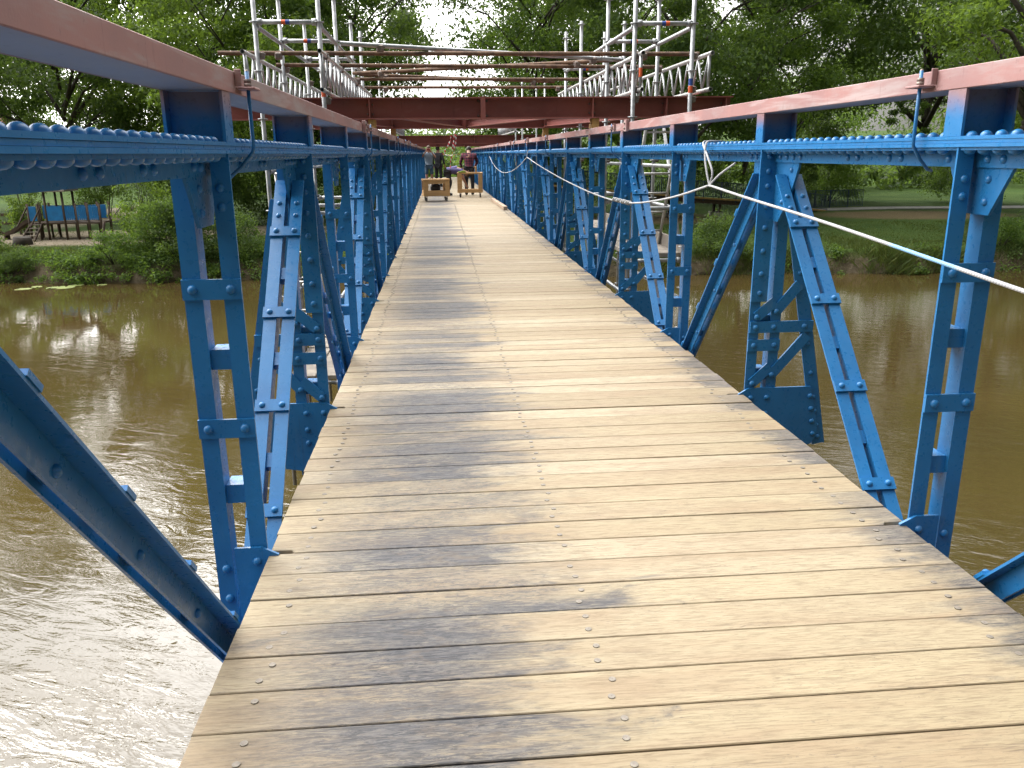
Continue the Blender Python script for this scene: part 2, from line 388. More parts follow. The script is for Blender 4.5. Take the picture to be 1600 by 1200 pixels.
# ------------------------------------------------------------------ terrain and water
WATER_Z=-3.9
def bank_y(x): return 36.05-.063*max(-40,min(45,x))+.35*math.sin(x*.55)+.2*math.sin(x*1.7+1)
def ground_z(x,y):
    s=y-bank_y(x)
    if s<0: return -3.98+max(s,-3)*.35
    if s<.9: t=s/.9; return -3.98+(1.02)*(t**.7)
    if s<3: return -2.96+.12*(s-.9)/2.1
    return -2.84+.02*min(s,40)*.3+.05*math.sin(x*.31)*math.sin(y*.27)+max(0,(s-45)*.03)
xs=[-600,-350,-220,-140,-100,-75,-60,-52]+list(np.arange(-46,58.1,.8))+[64,72,85,105,140,220,350,600]
ss=[-6,-3,-1,-.3,0,.1,.2,.35,.5,.65,.8,.9,1.1,1.5,2.2,3,4.5,6.5,9,12,16,20,25,31,38,46,56,70,90,120,170,260,420,800]
mb=MB(); n=len(xs)
for s_ in ss:
    for x in xs:
        b=bank_y(x); j=.12*math.sin(x*3.1+s_*5)+.1*math.sin(x*5.3) if 0<s_<2 else 0
        mb.v.append((float(x),b+s_+j,ground_z(x,b+s_)+(.07*math.sin(x*4.3+s_*7) if .1<s_<1.6 else 0)))
for i in range(len(ss)-1):
    for k in range(n-1): mb.f.append([i*n+k,i*n+k+1,(i+1)*n+k+1,(i+1)*n+k]); mb.m.append(0); mb.sm.append(True)
tag(mb.build('ground',M['ground']),'far river bank of mown grass with bare sandy earth patches',kind='structure')
mb=MB(); mb.add([(-600,-120,-3.9),(600,-120,-3.9),(600,60,-3.9),(-600,60,-3.9)],[(0,1,2,3)])
tag(mb.build('water',M['water']),'brown rippled river water under the bridge',kind='structure')
mb=MB(); mb.add([(-600,-400,-2.8),(600,-400,-2.8),(600,-24,-2.8),(-600,-24,-2.8),(-600,-22,-4.2),(600,-22,-4.2)],[(0,1,2,3),(3,2,5,4)])
tag(mb.build('near_bank_ground',M['ground']),kind='structure')

# ------------------------------------------------------------------ the footbridge
XL,XR=-.663,1.764
Y0,DY=2.758,1.774
CXL,CXR=-.760,1.868
HW=.094                       # half width of a truss
ZT=1.442; ZB=1.406; ZLEG=1.338; ZBOT=-.45
K0,K1=-2,27
def PY(k): return Y0+k*DY
bridge=empty('footbridge',(0.55,0,0)); tag(bridge,'long blue riveted truss footbridge with bare plank deck crossing the brown river','bridge')
BL=Vector((-.55,0,0))
def bpart(name,mb,mat,parent=None):
    if parent is None:
        o=mb.build(name,mat,bridge); o.location=BL
    else: o=mb.build(name,mat,parent)
    return o
# deck boards
rng=random.Random(3)
def build_deck():
    pitch=DY/11; mb=MB(); board=[]
    y=Y0-11*2.5*pitch; j0=-27
    gaps={}
    def boardbox(i):
        r=(rng.random(),rng.random(),rng.random())
        g0=rng.uniform(.0015,.0035) if rng.random()<.8 else rng.uniform(.0035,.006)
        ya=Y0+i*pitch+g0; yb=Y0+(i+1)*pitch-rng.uniform(.001,.0025)
        xa=XL+rng.uniform(-.004,.004); xb=XR+rng.uniform(-.005,.005); dz=rng.uniform(-.0018,.0012)
        c=.0024; zt=dz; zb=-.05
        notch=(i%11==0); tiltA=rng.uniform(-.0015,.0015)
        near=i<60
        # outline in plan, notched for the gusset at each cross beam
        if notch: out=[(xa+.09,ya),(xb-.09,ya),(xb-.075,ya+.022),(xb,ya+.022),(xb,yb),(xa,yb),(xa,ya+.022),(xa+.075,ya+.022)]
        else: out=[(xa,ya),(xb,ya),(xb,yb),(xa,yb)]
        def inset(pt):
            px,py=pt; return (px+(c if px<.5 else -c)*(.6), py+(c if py<(ya+yb)/2 else -c))
        nn=len(out); top=[(*inset(q),zt+(tiltA if q[0]<.5 else -tiltA)) for q in out]; mid=[(q[0],q[1],zt-c+(tiltA if q[0]<.5 else -tiltA)) for q in out]; bot=[(q[0],q[1],zb) for q in out]
        o=len(mb.v); mb.v+=top+mid+bot; board.extend([r]*(3*nn))
        mb.f.append([o+k for k in range(nn)]); mb.m.append(0); mb.sm.append(False)
        for k in range(nn):
            k2=(k+1)%nn
            mb.f.append([o+nn+k,o+nn+k2,o+k2,o+k]); mb.m.append(0); mb.sm.append(False)
            ism=1 if (notch and k in (1,2,6,7)) else 0
            mb.f.append([o+2*nn+k,o+2*nn+k2,o+nn+k2,o+nn+k]); mb.m.append(ism); mb.sm.append(False)
        # screws
        if PY(0)-3<ya<24:
            m0=len(mb.v)
            for sx in (-.535,.41,1.60):
                for q in (.28,.74):
                    if rng.random()<.03: continue
                    cx=sx+rng.uniform(-.012,.012)+(.0 if q<.5 else .01); cyy=ya+(yb-ya)*q; n=10 if ya<9 else 6
                    rr=.0105
                    v=[];fs=[]
                    for rad,hh in ((rr,zt-.0005),(rr*.97,zt+.0022),(rr*.55,zt+.0026),(rr*.22,zt+.0024)):
                        for k in range(n): a=2*math.pi*k/n; v.append((cx+rad*math.cos(a),cyy+rad*math.sin(a),hh))
                    for ring in range(3):
                        for k in range(n): fs.append((ring*n+k,ring*n+(k+1)%n,(ring+1)*n+(k+1)%n,(ring+1)*n+k))
                    mb.add(v,fs,2,False); mb.add([v[3*n+k] for k in range(n)],[list(range(n))],3)
            board.extend([(0,0,0)]*(len(mb.v)-m0))
    i=-22
    while Y0+i*pitch<52.5: boardbox(i); i+=1
    me=mb.mesh('deck',[M['deck'],M['endgrain'],M['screw'],M['bolt']])
    a=me.attributes.new('board','FLOAT_VECTOR','POINT'); a.data.foreach_set('vector',np.array(board,dtype=np.float32).ravel())
    o=link('deck',me,bridge); o.location=BL; o['label']='bare plank deck with grey weathered patches'
build_deck()
mb=MB()
for x in (-.535,.41,1.60): mb.box(x-.05,x+.05,-1.6,52.4,-.2,-.054)
bpart('stringer',mb,M['darkwood'])

def rivet(mb,c,nrm,r=.016,h=.012,lod=0): mb.dome(c,nrm,r,h,*( (12,4) if lod==0 else (8,2)))
# one truss member section: two angles back to back (legs in the facing plane, flanges on the far side)
G=.034; LEG=.060; FL=.078; T=.009
def tsection(mb,p0,p1,cx,nrm,G=.034,LEG=.060):
    """angles along p0->p1 (points with x=cx); nrm = direction of flanges"""
    p0=Vector(p0);p1=Vector(p1);d=(p1-p0).normalized();nn=Vector(nrm);nn=(nn-d*nn.dot(d)).normalized(); X=Vector((1,0,0))
    for sg in (-1,1):
        # facing leg
        a0=p0+X*(sg*(G+LEG/2)); a1=p1+X*(sg*(G+LEG/2))
        for q0,q1,wx,wn,off in ((a0,a1,LEG,T,0),):
            vs=[]
            for p in (q0,q1):
                for a,b in ((-1,0),(1,0),(1,1),(-1,1)): vs.append(p+X*(a*wx/2)+nn*(b*T))
            mb.add(vs,[(3,2,1,0),(4,5,6,7),(0,1,5,4),(1,2,6,5),(2,3,7,6),(3,0,4,7)])
        b0=p0+X*(sg*(G+T/2)); b1=p1+X*(sg*(G+T/2)); vs=[]
        for p in (b0,b1):
            for a,b in ((-1,T+.0003),(1,T+.0003),(1,FL),(-1,FL)): vs.append(p+X*(a*T/2)+nn*b)
        mb.add(vs,[(3,2,1,0),(4,5,6,7),(0,1,5,4),(1,2,6,5),(2,3,7,6),(3,0,4,7)])
def batten_on_face(mb,p,d,nrm,lod,h=.068,over=.002,th=.011,hw=HW,rx=.062,rr=.0165):
    """plate across both facing legs with a rivet on each"""
    p=Vector(p);d=Vector(d).normalized();nn=Vector(nrm).normalized();X=Vector((1,0,0))
    vs=[]
    for b in (-.0005,-th):
        for a,c in ((-1,-1),(1,-1),(1,1),(-1,1)): vs.append(p+X*(a*(hw+over))+d*(c*h/2)+nn*b)
    mb.add(vs,[(0,1,2,3),(7,6,5,4),(0,4,5,1),(1,5,6,2),(2,6,7,3),(3,7,4,0)])
    for sg in (-1,1): rivet(mb,p+X*(sg*rx)-nn*th,-nn,rr,.013,lod)
def batten_on_flange(mb,p,d,nrm,lod,h=.07,a0=.018,a1=.105,G=.034):
    """clip block between the flanges, standing proud on the far side"""
    p=Vector(p);d=Vector(d).normalized();nn=Vector(nrm).normalized();X=Vector((1,0,0))
    vs=[]
    for e in (.0,1):
        for a,c in ((-1,-1),(1,-1),(1,1),(-1,1)): vs.append(p+X*(a*(G-.0006))+d*(c*h/2)+nn*(a0+e*(a1-a0)))
    mb.add(vs,[(3,2,1,0),(4,5,6,7),(0,1,5,4),(1,2,6,5),(2,3,7,6),(3,0,4,7)])
    for sg in (-1,1): rivet(mb,p+X*(sg*(G+T))+nn*.048,X*sg,.0145,.012,lod)

post_mesh={}; 
def post_geo(typ,side,lod):
    """built at cx=0,y=0; side=+1: outward is +x"""
    mb=MB(); bt=[]
    tsection(mb,(0,0,-.40),(0,0,ZB-.001),0,(0,1,0))
    zs_f=[.975,.49] if typ=='A' else [.30]
    zs_g=[.73,.235] if typ=='A' else [.44,.12]
    for z in zs_f: b=MB(); batten_on_face(b,(0,0,z),(0,0,1),(0,1,0),lod); bt.append(b)
    for z in zs_g: b=MB(); batten_on_flange(b,(0,0,z),(0,0,1),(0,1,0),lod); bt.append(b)
    if typ=='B':   # riveted cover plate on the inner leg
        xi=-side*(HW+.003); xo=-side*.002
        mb.box(min(xi,xo),max(xi,xo),-.0115,-.0005,.56,ZB-.002)
        for z in (1.37,1.29,1.21,1.10,.98,.85,.72,.61): rivet(mb,(-side*.048,-.0115,z),(0,-1,0),.0165,.013,lod)
    for z in (1.30,1.24) if typ=='A' else (): rivet(mb,(-side*.058,0,z),(0,-1,0),.015,.011,lod)
    for z in (-.05,-.17,-.29): rivet(mb,(side*.058,0,z),(0,-1,0),.0165,.013,lod)
    return mb,bt
def gusset_top(typ,lod):
    mb=MB(); t2=.006
    poly=[(-.17,ZLEG+.05),(.17,ZLEG+.05),(.17,ZLEG-.003),(.08,1.18),(-.075,1.18),(-.17,ZLEG-.003)] if typ=='A' else [(-.30,ZLEG+.05),(.32,ZLEG+.05),(.32,1.26),(.16,1.08),(.08,1.02),(-.08,1.02),(-.22,1.17),(-.30,ZLEG-.02)]
    mb.prism([(-t2,y,z) for y,z in poly],(2*t2,0,0))
    for s in (-1,1):
        pts=[(-.055,1.30),(-.05,1.225),(.12,1.29)] if typ=='A' else [(-.22,1.30),(-.19,1.23),(.2,1.30),(.23,1.24),(.12,1.20),(-.12,1.13)]
        for y,z in pts: rivet(mb,(s*t2,y,z),(s,0,0),.0145,.012,lod)
    return mb
def gusset_foot(typ,side,lod):
    """plate in the cross plane at deck level; tip reaches into the deck notch"""
    mb=MB(); s=side
    if typ=='A': poly=[(s*.10,-.40),(s*.018,-.40),(s*.018,.035),(-s*.075,.035),(-s*.128,.004),(-s*.128,-.02),(-s*.10,-.05),(-s*.10,-.40)]; poly=[(s*.02,-.40),(s*.02,.035),(-s*.075,.035),(-s*.135,.004),(-s*.125,-.03),(-s*.105,-.10),(-s*.105,-.40)]
    else: poly=[(-s*.105,-.40),(-s*.105,-.08),(-s*.125,-.03),(-s*.135,.004),(-s*.075,.040),(s*.31,.040),(s*.375,-.22),(s*.37,-.28),(s*.34,-.325),(s*.28,-.34)]
    mb.prism([(x,-.0130 if typ=='A' else -.0130,z) for x,z in poly],(0,.0115,0))
    for x,z in ((-.058,-.02),(-.058,-.14)): rivet(mb,(s*x,-.013,z),(0,-1,0),.0165,.013,lod)
    if typ=='B':
        for z in (-.02,-.10,-.18,-.26): rivet(mb,(s*(.30+(.04-z)*.15),-.013,z),(0,-1,0),.0165,.013,lod)
        for z in (-.02,-.12,-.2): rivet(mb,(s*.04,-.013,z),(0,-1,0),.0165,.013,lod)
    return mb
def buttress_geo(side,lod):
    mb=MB(); s=side
    top=Vector((s*.10,.006,1.17)); bot=Vector((s*.395,.006,-.33))
    mb.bar(top,bot,.075,.009,(1,0,0))                      # facing leg of the outer angle
    mb.bar(top+Vector((s*.040,.040,0)),bot+Vector((s*.040,.040,0)),.009,.072,(1,0,0))
    for t in (.12,.3,.5,.58,.7,.8,.86,.92,.97): p=top.lerp(bot,t); rivet(mb,p+Vector((0,-.005,0)),(0,-1,0),.014,.011,lod)
    mb.box(*sorted((-s*.09,s*.29)),-.0125,-.0005,.375,.442)
    for x in (-.058,.05,.235): rivet(mb,(s*x,-.0125,.408),(0,-1,0),.0165,.013,lod)
    for (x0,z0,x1,z1) in ((-.055,.07,.05,.17),(.06,.12,.26,.355),(-.055,.47,.05,.56),(.06,.50,.19,.66)):
        mb.bar((s*x0,-.0065,z0),(s*x1,-.0065,z1),.011,.06,(0,1,0))
        rivet(mb,(s*x0,-.0125,z0),(0,-1,0),.0165,.013,lod)
    return mb
def diag_geo(sgn,lod):
    """from the top node (y=0) down to the foot node at y=sgn*DY; flanges on the underside"""
    mb=MB(); bt=[]
    T0=Vector((0,0,1.45)); B0=Vector((0,sgn*DY,ZBOT)); d=(B0-T0).normalized(); L=(B0-T0).length
    nn=Vector((0,sgn*-1.0,0)); nn=nn-d*nn.dot(d); nn.normalize()
    # underside normal points down: away from the sky
    if nn.z>0: nn=-nn
    p0=T0+d*.24; p1=B0-d*.20
    off=-nn*.004
    tsection(mb,p0+off,p1+off,0,nn,.013,.058)
    for t in (.22,.40,.585,.77,.93): b=MB(); batten_on_face(b,T0+d*(L*t)+off,d,nn,lod,.056,.003,.014,.071,.043,.0145); bt.append(b)
    for t in (.31,.49,.68,.85): b=MB(); batten_on_flange(b,T0+d*(L*t)+off,d,nn,lod,.065,.014,.060,.013); bt.append(b)
    for t in (.15,.18): rivet(mb,T0+d*(L*t)+off+Vector((-.042,0,0)),-nn,.013,.011,lod); rivet(mb,T0+d*(L*t)+off+Vector((.042,0,0)),-nn,.013,.011,lod)
    return mb,bt
def stub_geo():
    mb=MB(); z0=ZT+.0005; z1=1.596
    for sg in (-1,1): mb.box(*sorted((sg*HW,sg*(HW-.010))),0,.1,z0,z1)
    mb.box(-HW+.0102,HW-.0102,.046,.053,z0,z1)
    return mb
cache={}
def inst(key,fn,name,mat,parent,loc):
    if key not in cache: cache[key]=fn().mesh(name,mat)
    return link(name,cache[key],parent,loc)
def merge(mb,bts):
    for b in bts: mb.v and None; o=len(mb.v); mb.v+=b.v; mb.f+=[[i+o for i in f] for f in b.f]; mb.m+=b.m; mb.sm+=b.sm
    return mb
NEARK=4
for side,cx in ((-1,CXL),(1,CXR)):
    for k in range(K0,K1+1):
        typ='A' if k%2==0 else 'B'; y=PY(k); lod=0 if k<=NEARK else 1; base=BL+Vector((cx,y,0))
        key=(typ,side,lod)
        mbp,bts=post_geo(typ,side,lod) if key not in post_mesh else (None,None)
        if key not in post_mesh:
            if lod==0: post_mesh[key]=(mbp.mesh('post',M['blue']),[b.mesh('batten_plate',M['blue']) for b in bts])
            else: post_mesh[key]=(merge(mbp,bts).mesh('post',M['blue']),[])
        pm,bm_=post_mesh[key]
        po=link('post',pm,bridge,base)
        if 0<=k<=NEARK:
            for b in bm_: link('batten_plate',b,po)
        inst(('gt',typ,lod),lambda: gusset_top(typ,lod),'gusset_plate',M['blue'],po,(0,0,0))
        inst(('gf',typ,side,lod),lambda: gusset_foot(typ,side,lod),'foot_plate',M['blue'],po,(0,0,0))
        inst('stub',stub_geo,'rail_stub',M['stub'],bridge,base)
        if typ=='B':
            inst(('bt',side,lod),lambda: buttress_geo(side,lod),'side_buttress',M['blue'],bridge,base)
            for sgn in (-1,1):
                if (k==K0 and sgn<0) or (k==K1 and sgn>0): continue
                key=('d',sgn,lod)
                if key not in cache:
                    m_,bts=diag_geo(sgn,lod)
                    cache[key]=(m_.mesh('diagonal',M['blue']),[b.mesh('batten_plate',M['blue']) for b in bts]) if lod==0 else (merge(m_,bts).mesh('diagonal',M['blue']),[])
                dm,bm_=cache[key]; do=link('diagonal',dm,bridge,base)
                if -1<=k<=NEARK:
                    for b in bm_: link('batten_plate',b,do)
    # top chord: three cover plates, two angles, rivets
    mb=MB(); ya,yb=PY(K0)-.2,PY(K1)+.2
    s=side
    mb.box(cx-HW-.004,cx+HW+.004,ya,yb,ZB,ZB+.0118); mb.box(cx-HW,cx+HW,ya,yb,ZB+.0125,ZB+.0235)
    y=ya
    mb.box(cx-HW-.002,cx+HW+.002,ya,yb,ZB+.0245,ZT)
    for g in (-1,1):
        mb.box(*sorted((cx+g*.007,cx+g*.016)),ya,yb,ZLEG,ZB-.0005)
        mb.box(*sorted((cx+g*.0165,cx+g*.088)),ya,yb,ZB-.0105,ZB-.0006)
    y=-.6;i=0
    while y<34:
        near=y<9
        for g in (-1,1):
            yy=y+(.0 if g<0 else .038)
            a=(yy-Y0)%DY
            if not (-.01<a<.11):
                if near: mb.dome((cx+g*.062,yy,ZT),(0,0,1),.0188,.0168,14,5); mb.dome((cx+g*.062,yy,ZB-.0105),(0,0,-1),.0205,.015,12,4)
                elif y<20: mb.dome((cx+g*.062,yy,ZT),(0,0,1),.0188,.0168,7,2); mb.dome((cx+g*.062,yy,ZB-.0105),(0,0,-1),.0205,.015,6,2)
                elif g==-side: mb.dome((cx+g*.062,yy,ZT),(0,0,1),.0205,.0155,5,2)
        y+=.076
    for k in range(K0,14):
        yk=PY(k); offs=[j*.085 for j in range(-4,5) if j] if k%2 else [-.13,-.05,.05+.04,.17]
        offs=offs+[DY/2-.045,DY/2+.045]+([DY/2-.40,DY/2-.31] if k%2==0 else [DY/2+.32,DY/2+.40])
        for o_ in offs:
            for g in (-1,1): rivet(mb,(cx+g*.016,yk+o_,1.366),(g,0,0),.0155,.0125,0 if k<4 else 1)
    bpart('top_chord',mb,M['blue'])
    mb=MB(); mb.box(cx-.085,cx+.085,ya,yb,-.50,-.405)
    bpart('bottom_chord',mb,M['blue'])
for k in range(K0,K1+1):
    mb=MB(); y=PY(k); mb.box(CXL+.10,CXR-.10,y+.002,y+.010,-.38,-.10); mb.box(CXL+.10,CXR-.10,y-.05,y+.06,-.098,-.0545) if False else mb.box(CXL+.10,CXR-.10,y-.045,y+.055,-.392,-.381)
    inst('xb',lambda: (lambda m:(m.box(CXL-.55+.10+.55,CXR-.10,.003,.011,-.38,-.21),m.box(CXL+.10,CXR-.10,-.045,.055,-.392,-.381),m)[-1])(MB()),'cross_beam',M['blue'],bridge,BL+Vector((0,y,0)))

# ------------------------------------------------------------------ red steel rails along both trusses
def rail(side,cx,label):
    t=empty('steel_rail',(cx,0,0)); tag(t,label,'rail','red steel rails clamped above the trusses')
    xi=-side*(HW+.002)
    joints=[-1.2,5.6 if side<0 else 5.8,11.7,17.8,23.9,30,36.1,42.2,48]
    for a,b in zip(joints,joints[1:]):
        mb=MB(); w=HW+.002; z0,z1=1.5975,1.668
        mb.box(-w+.0102,w-.0102,a+.002,b-.002,z0+.0006,z0+.010,1)
        for sg in (-1,1): mb.cbox(*sorted((sg*w,sg*(w-.010))),a+.002,b-.002,z0,z1,.002,0)
        mb.build('channel_section',[M['rail'],M['rail_under']],t)
    for yj in ((7.7,19.2) if side<0 else (7.85,16.6,20.6)):
        mb=MB(); mb.cbox(*sorted((xi,xi-side*.03)),yj-.05,yj+.05,1.585,1.69,.003,0)
        for z in (1.615,1.66): mb.dome((xi-side*.03,yj,z),(-side,0,0),.013,.014,6,2,1); mb.dome((xi-side*.03,yj-.0,z),(-side,0,0),.02,.004,10,2,1)
        mb.build('splice_block',[M['rail'],M['bolt']],t)
    for i,yh in enumerate((2.985,8.2 if side<0 else 8.45,13.7,16.9,19.55,24.9)):
        mb=MB(); x0=xi-side*.0005
        mb.cbox(*sorted((x0,x0-side*.062)),yh-.045,yh+.045,1.612,1.620,.002)
        mb.cbox(*sorted((x0,x0-side*.06)),yh-.053,yh-.0455,1.612,1.682,.002) if False else mb.cbox(*sorted((x0,x0-side*.022)),yh-.053,yh-.0455,1.6205,1.675,.002)
        br=mb.build('clamp_bracket',M['rail'],t)
        xr=xi-side*.031; mb=MB(); c0=xi-side*.031
        mb.tube([(xr,yh,1.672),(xr,yh,1.50),(xr,yh,1.425),(xr+side*.004,yh+.004,1.412),(xr+side*.05,yh+.03,1.365),(xr+side*.10,yh+.055,1.327),(xr+side*.125,yh+.068,1.322)],.0065,10)
        mb.build('hook_bolt',M['blue'],br)
        mb=MB(); mb.tube([(xr,yh,1.6205),(xr,yh,1.634)],.0135,6); mb.tube([(xr,yh,1.6345),(xr,yh,1.647)],.013,6); mb.dome((xr,yh,1.672),(0,0,1),.0065,.006,8,2)
        mb.build('nut',M['bolt'],br)
rail(-1,CXL,'red primed steel channel running along the top of the left truss on short blue stubs')
rail(1,CXR,'red primed steel channel running along the top of the right truss on short blue stubs')

# ------------------------------------------------------------------ red cross beams and bracing
def ibeam(mb,p0,p1,h,w,tw=.012,tf=.014,mat=0):
    p0=Vector(p0);p1=Vector(p1); d=(p1-p0).normalized(); sdv=d.cross(Vector((0,0,1))).normalized(); up=sdv.cross(d)
    hz=Vector((0,0,h/2))
    mb.bar(p0,p1,w,tf,sdv,mat,(0,h/2-tf/2)); mb.bar(p0,p1,w,tf,sdv,mat,(0,-h/2+tf/2)); mb.bar(p0,p1,tw,h-2*tf-.0006,sdv,mat)
def cross_beam(y,z0,z1,x0,x1,label,stiff,joint):
    t=empty('steel_beam',((x0+x1)/2,y,z0)); tag(t,label,'beam','red steel beams laid across the bridge'); o=Vector(t.location)
    mb=MB(); h=z1-z0; ibeam(mb,(x0-o.x,0,h/2),(x1-o.x,0,h/2),h,.22); mb.build('beam_section',M['beam'],t)
    for x in stiff:
        mb=MB(); mb.box(x-o.x-.006,x-o.x+.006,-.105,-.0065,.0145,h-.0145)
        for z in (.06,h-.075):
            for sx in (-.03,.03): mb.dome((x-o.x+sx,-.0065,z),(0,-1,0),.013,.014,6,2,1)
        mb.build('web_stiffener',[M['beam'],M['bolt']],t)
    if joint is not None:
        mb=MB(); mb.box(joint-o.x-.028,joint-o.x+.028,-.118,-.1105,-.012,h+.006)
        for z in (.035,h-.04):
            for sx in (-.05,.05): mb.dome((joint-o.x+sx,-.0065,z),(0,-1,0),.016,.018,6,2,1)
        mb.build('joint_plate',[M['beam'],M['bolt']],t)
cross_beam(10.1,1.79,2.03,-2.42,3.52,'nearest red steel beam spanning over both trusses under the scaffold girders',(-.775,1.835,2.72,3.44),.535)
cross_beam(14.75,1.815,2.05,-2.4,3.5,'red steel beam just beyond the nearest one, meeting the diagonal bracing beams',(-.77,1.85),.46)
cross_beam(27.0,1.705,1.955,-2.3,3.4,'small looking red steel beam with red and white tape hanging from it',(-.1,1.15),None)
cross_beam(37.0,1.69,1.93,-2.3,3.4,'farthest dark red steel beam beyond the one with the tape',(-.1,1.15),None)
def brace(a,b,label):
    t=MB(); ibeam(t,a,b,.125,.12,.008,.009); tag(t.build('bracing_beam',M['beam']),label,'beam','diagonal red bracing beams')
brace((.40,14.60,1.90),(-.72,10.24,1.90),'red bracing beam slanting from the middle of the second beam to the left truss')
brace((.54,14.60,1.90),(1.80,10.24,1.90),'red bracing beam slanting from the middle of the second beam to the right truss')
brace((1.88,14.60,1.90),(3.0,10.24,1.90),'red bracing beam slanting outward from the right truss to the beam end')
brace((-.80,14.60,1.90),(-1.9,10.24,1.90),'red bracing beam slanting outward from the left truss to the beam end')
for x,y,z1,l in ((CXL,10.1,1.789,'timber packing block under the nearest red beam on the left rail'),(CXR,10.1,1.789,'timber packing block under the nearest red beam on the right rail'),
               (CXL,14.75,1.814,'timber packing block under the second red beam on the left rail'),(CXR,14.75,1.814,'timber packing block under the second red beam on the right rail')):
    mb=MB(); hh=z1-1.669
    mb.cbox(-.045,.045,-.09,.09,0,hh*.5-.001,.004); mb.cbox(-.04,.047,-.085,.08,hh*.5,hh,.004)
    o=mb.build('packing_block',M['packing']); o.location=(x,y,1.669); tag(o,l,'timber block','timber packing blocks under the beams')

# ------------------------------------------------------------------ scaffolding
RT=.0242
def standard(t,o,x,y,z0,z1,marks=()):
    mb=MB(); mb.tube([(x-o.x,y-o.y,z0),(x-o.x,y-o.y,z1)],RT,12)
    z=2.79-.5*math.floor((2.79-z0)/.5)
    while z<z1-.02:
        mb.tube([(x-o.x,y-o.y,z-.005),(x-o.x,y-o.y,z+.005)],.056,12); z+=.5
    st=mb.build('standard',M['galv'],t)
    mb=MB()
    for z,m in marks: mb.tube([(x-o.x,y-o.y,z),(x-o.x,y-o.y,z+.075)],RT+.0012,12,m,cap=False)
    if marks: mb.build('coloured_band',[M['orange'],M['bluemark']],st)
def coupler(mb,p,mat=0):
    p=Vector(p); mb.cbox(p.x-.04,p.x+.04,p.y-.035,p.y+.035,p.z-.038,p.z+.038,.012,mat); mb.tube([p+Vector((-.055,0,.015)),p+Vector((.055,0,.015))],.009,6,mat)
def hbar(t,o,a,b,name,mark=True,r=RT):
    a=Vector(a)-o;b=Vector(b)-o; mb=MB(); mb.tube([a,b],r,10); d=(b-a).normalized()
    for p,sg in ((a,1),(b,-1)): mb.tube([p+d*sg*.02,p+d*sg*.075],r+.012,8)
    if mark:
        m=a.lerp(b,.52); mb.tube([m-d*.045,m],r+.0012,10,2,cap=False); mb.tube([m,m+d*.045],r+.0012,10,1,cap=False)
    mb.build(name,[M['galv'],M['orange'],M['bluemark']],t)
ROWS=(9.75,11.3,13.37,14.94)
def tower(side,xi,xo,label):
    t=empty('scaffold_tower',((xi+xo)/2,12.3,0)); o=Vector(t.location); tag(t,label,'scaffold','scaffold towers beside the bridge')
    for i,y in enumerate(ROWS):
        top=(4.4,4.3,3.335,3.39)[i]
        for x in (xi,xo):
            standard(t,o,x,y,-2.6,top,((2.02,0),) if (i==0 and x==xi and side<0) else (((2.05,0),(2.13,1)) if (i==0 and x==xo and side>0) else ()))
        for z in (2.79,.75) if i<3 else (2.79,): hbar(t,o,(xi,y,z),(xo,y,z),'transom',z>2)
    for x in (xi,xo):
        for z in (2.755,): hbar(t,o,(x,9.75,z),(x,14.94,z),'ledger',False)
        for z in (1.22,.72,-.35): hbar(t,o,(xo,9.75,z),(xo,14.94,z),'guard_rail',False) if x==xo else None
    hbar(t,o,(xi,9.75,-.30),(xi,14.94,-.30),'ledger',False)
    pz=.16 if side>0 else -1.25
    for a,b in zip(ROWS,ROWS[1:]):
        mb=MB(); 
        for j in range(2):
            xa=min(xi,xo)+.03+j*.335; mb.cbox(xa-o.x,xa+.32-o.x,a+.03-o.y,b-.03-o.y,pz,pz+.055,.006,0)
        mb.build('platform_board',[M['oldwood']],t)
        mb=MB(); mb.bar((xo-o.x,a-o.y,pz+.13),(xo-o.x,b-o.y,pz+.13),.03,.15,(1,0,0)); mb.build('toe_board',M['oldwood'],t)
        for y in (a,b):
            pass
    for i,y in enumerate(ROWS): hbar(t,o,(xi,y,pz-.03),(xo,y,pz-.03),'transom',False)
    # leaning ladder
    mb=MB(); x=(xi*.35+xo*.65); 
    for dx in (-.2,.2): mb.tube([(x+dx-o.x,10.0-o.y,1.75 if side>0 else 1.2),(x+dx-o.x,10.75-o.y,pz+.06)],.02,8)
    for i in range(6):
        f=.08+i*.16; zt=1.75 if side>0 else 1.2; z=zt+(pz+.06-zt)*f; y=10.0+.75*f; mb.tube([(x-.2-o.x,y-o.y,z),(x+.2-o.x,y-o.y,z)],.014,6)
    mb.build('ladder',M['alu'],t)
    mb=MB(); mb.tube([(xo+.05*side-o.x,9.75-o.y,-.2),(xo+.05*side-o.x,11.3-o.y,2.1)],RT,8); mb.tube([(xi-o.x,11.3-o.y,-1.9),(xi-o.x,13.37-o.y,.3)],RT,8)
    mb.build('brace_tube',M['galv'],t)
    mb=MB(); coupler(mb,(0,0,0)); cme=mb.mesh('coupler',M['bolt'])
    for y in ROWS[:3]:
        for x in (xi,xo):
            for z in (2.45,2.09,1.98,1.3): link('coupler',cme,t,(x-o.x+.03,y-o.y+.03,z))
tower(-1,-1.25,-1.935,'scaffold tower with grey steel standards beyond the left truss')
tower(1,2.25,2.92,'scaffold tower with grey steel standards and plank platform beyond the right truss')
for sx,xi,xo,l in ((-1,-1.6,-2.25,'small far scaffold frame behind the left tower, seen above the nearest beam'),(1,2.45,3.1,'small far scaffold frame behind the right tower, seen above the nearest beam')):
    t=empty('scaffold_tower',((xi+xo)/2,26,0)); o=Vector(t.location); tag(t,l,'scaffold')
    for y in (24.6,26.7):
        for x in (xi,xo): standard(t,o,x,y,-1,3.4)
        hbar(t,o,(xi,y,2.6),(xo,y,2.6),'transom',False)
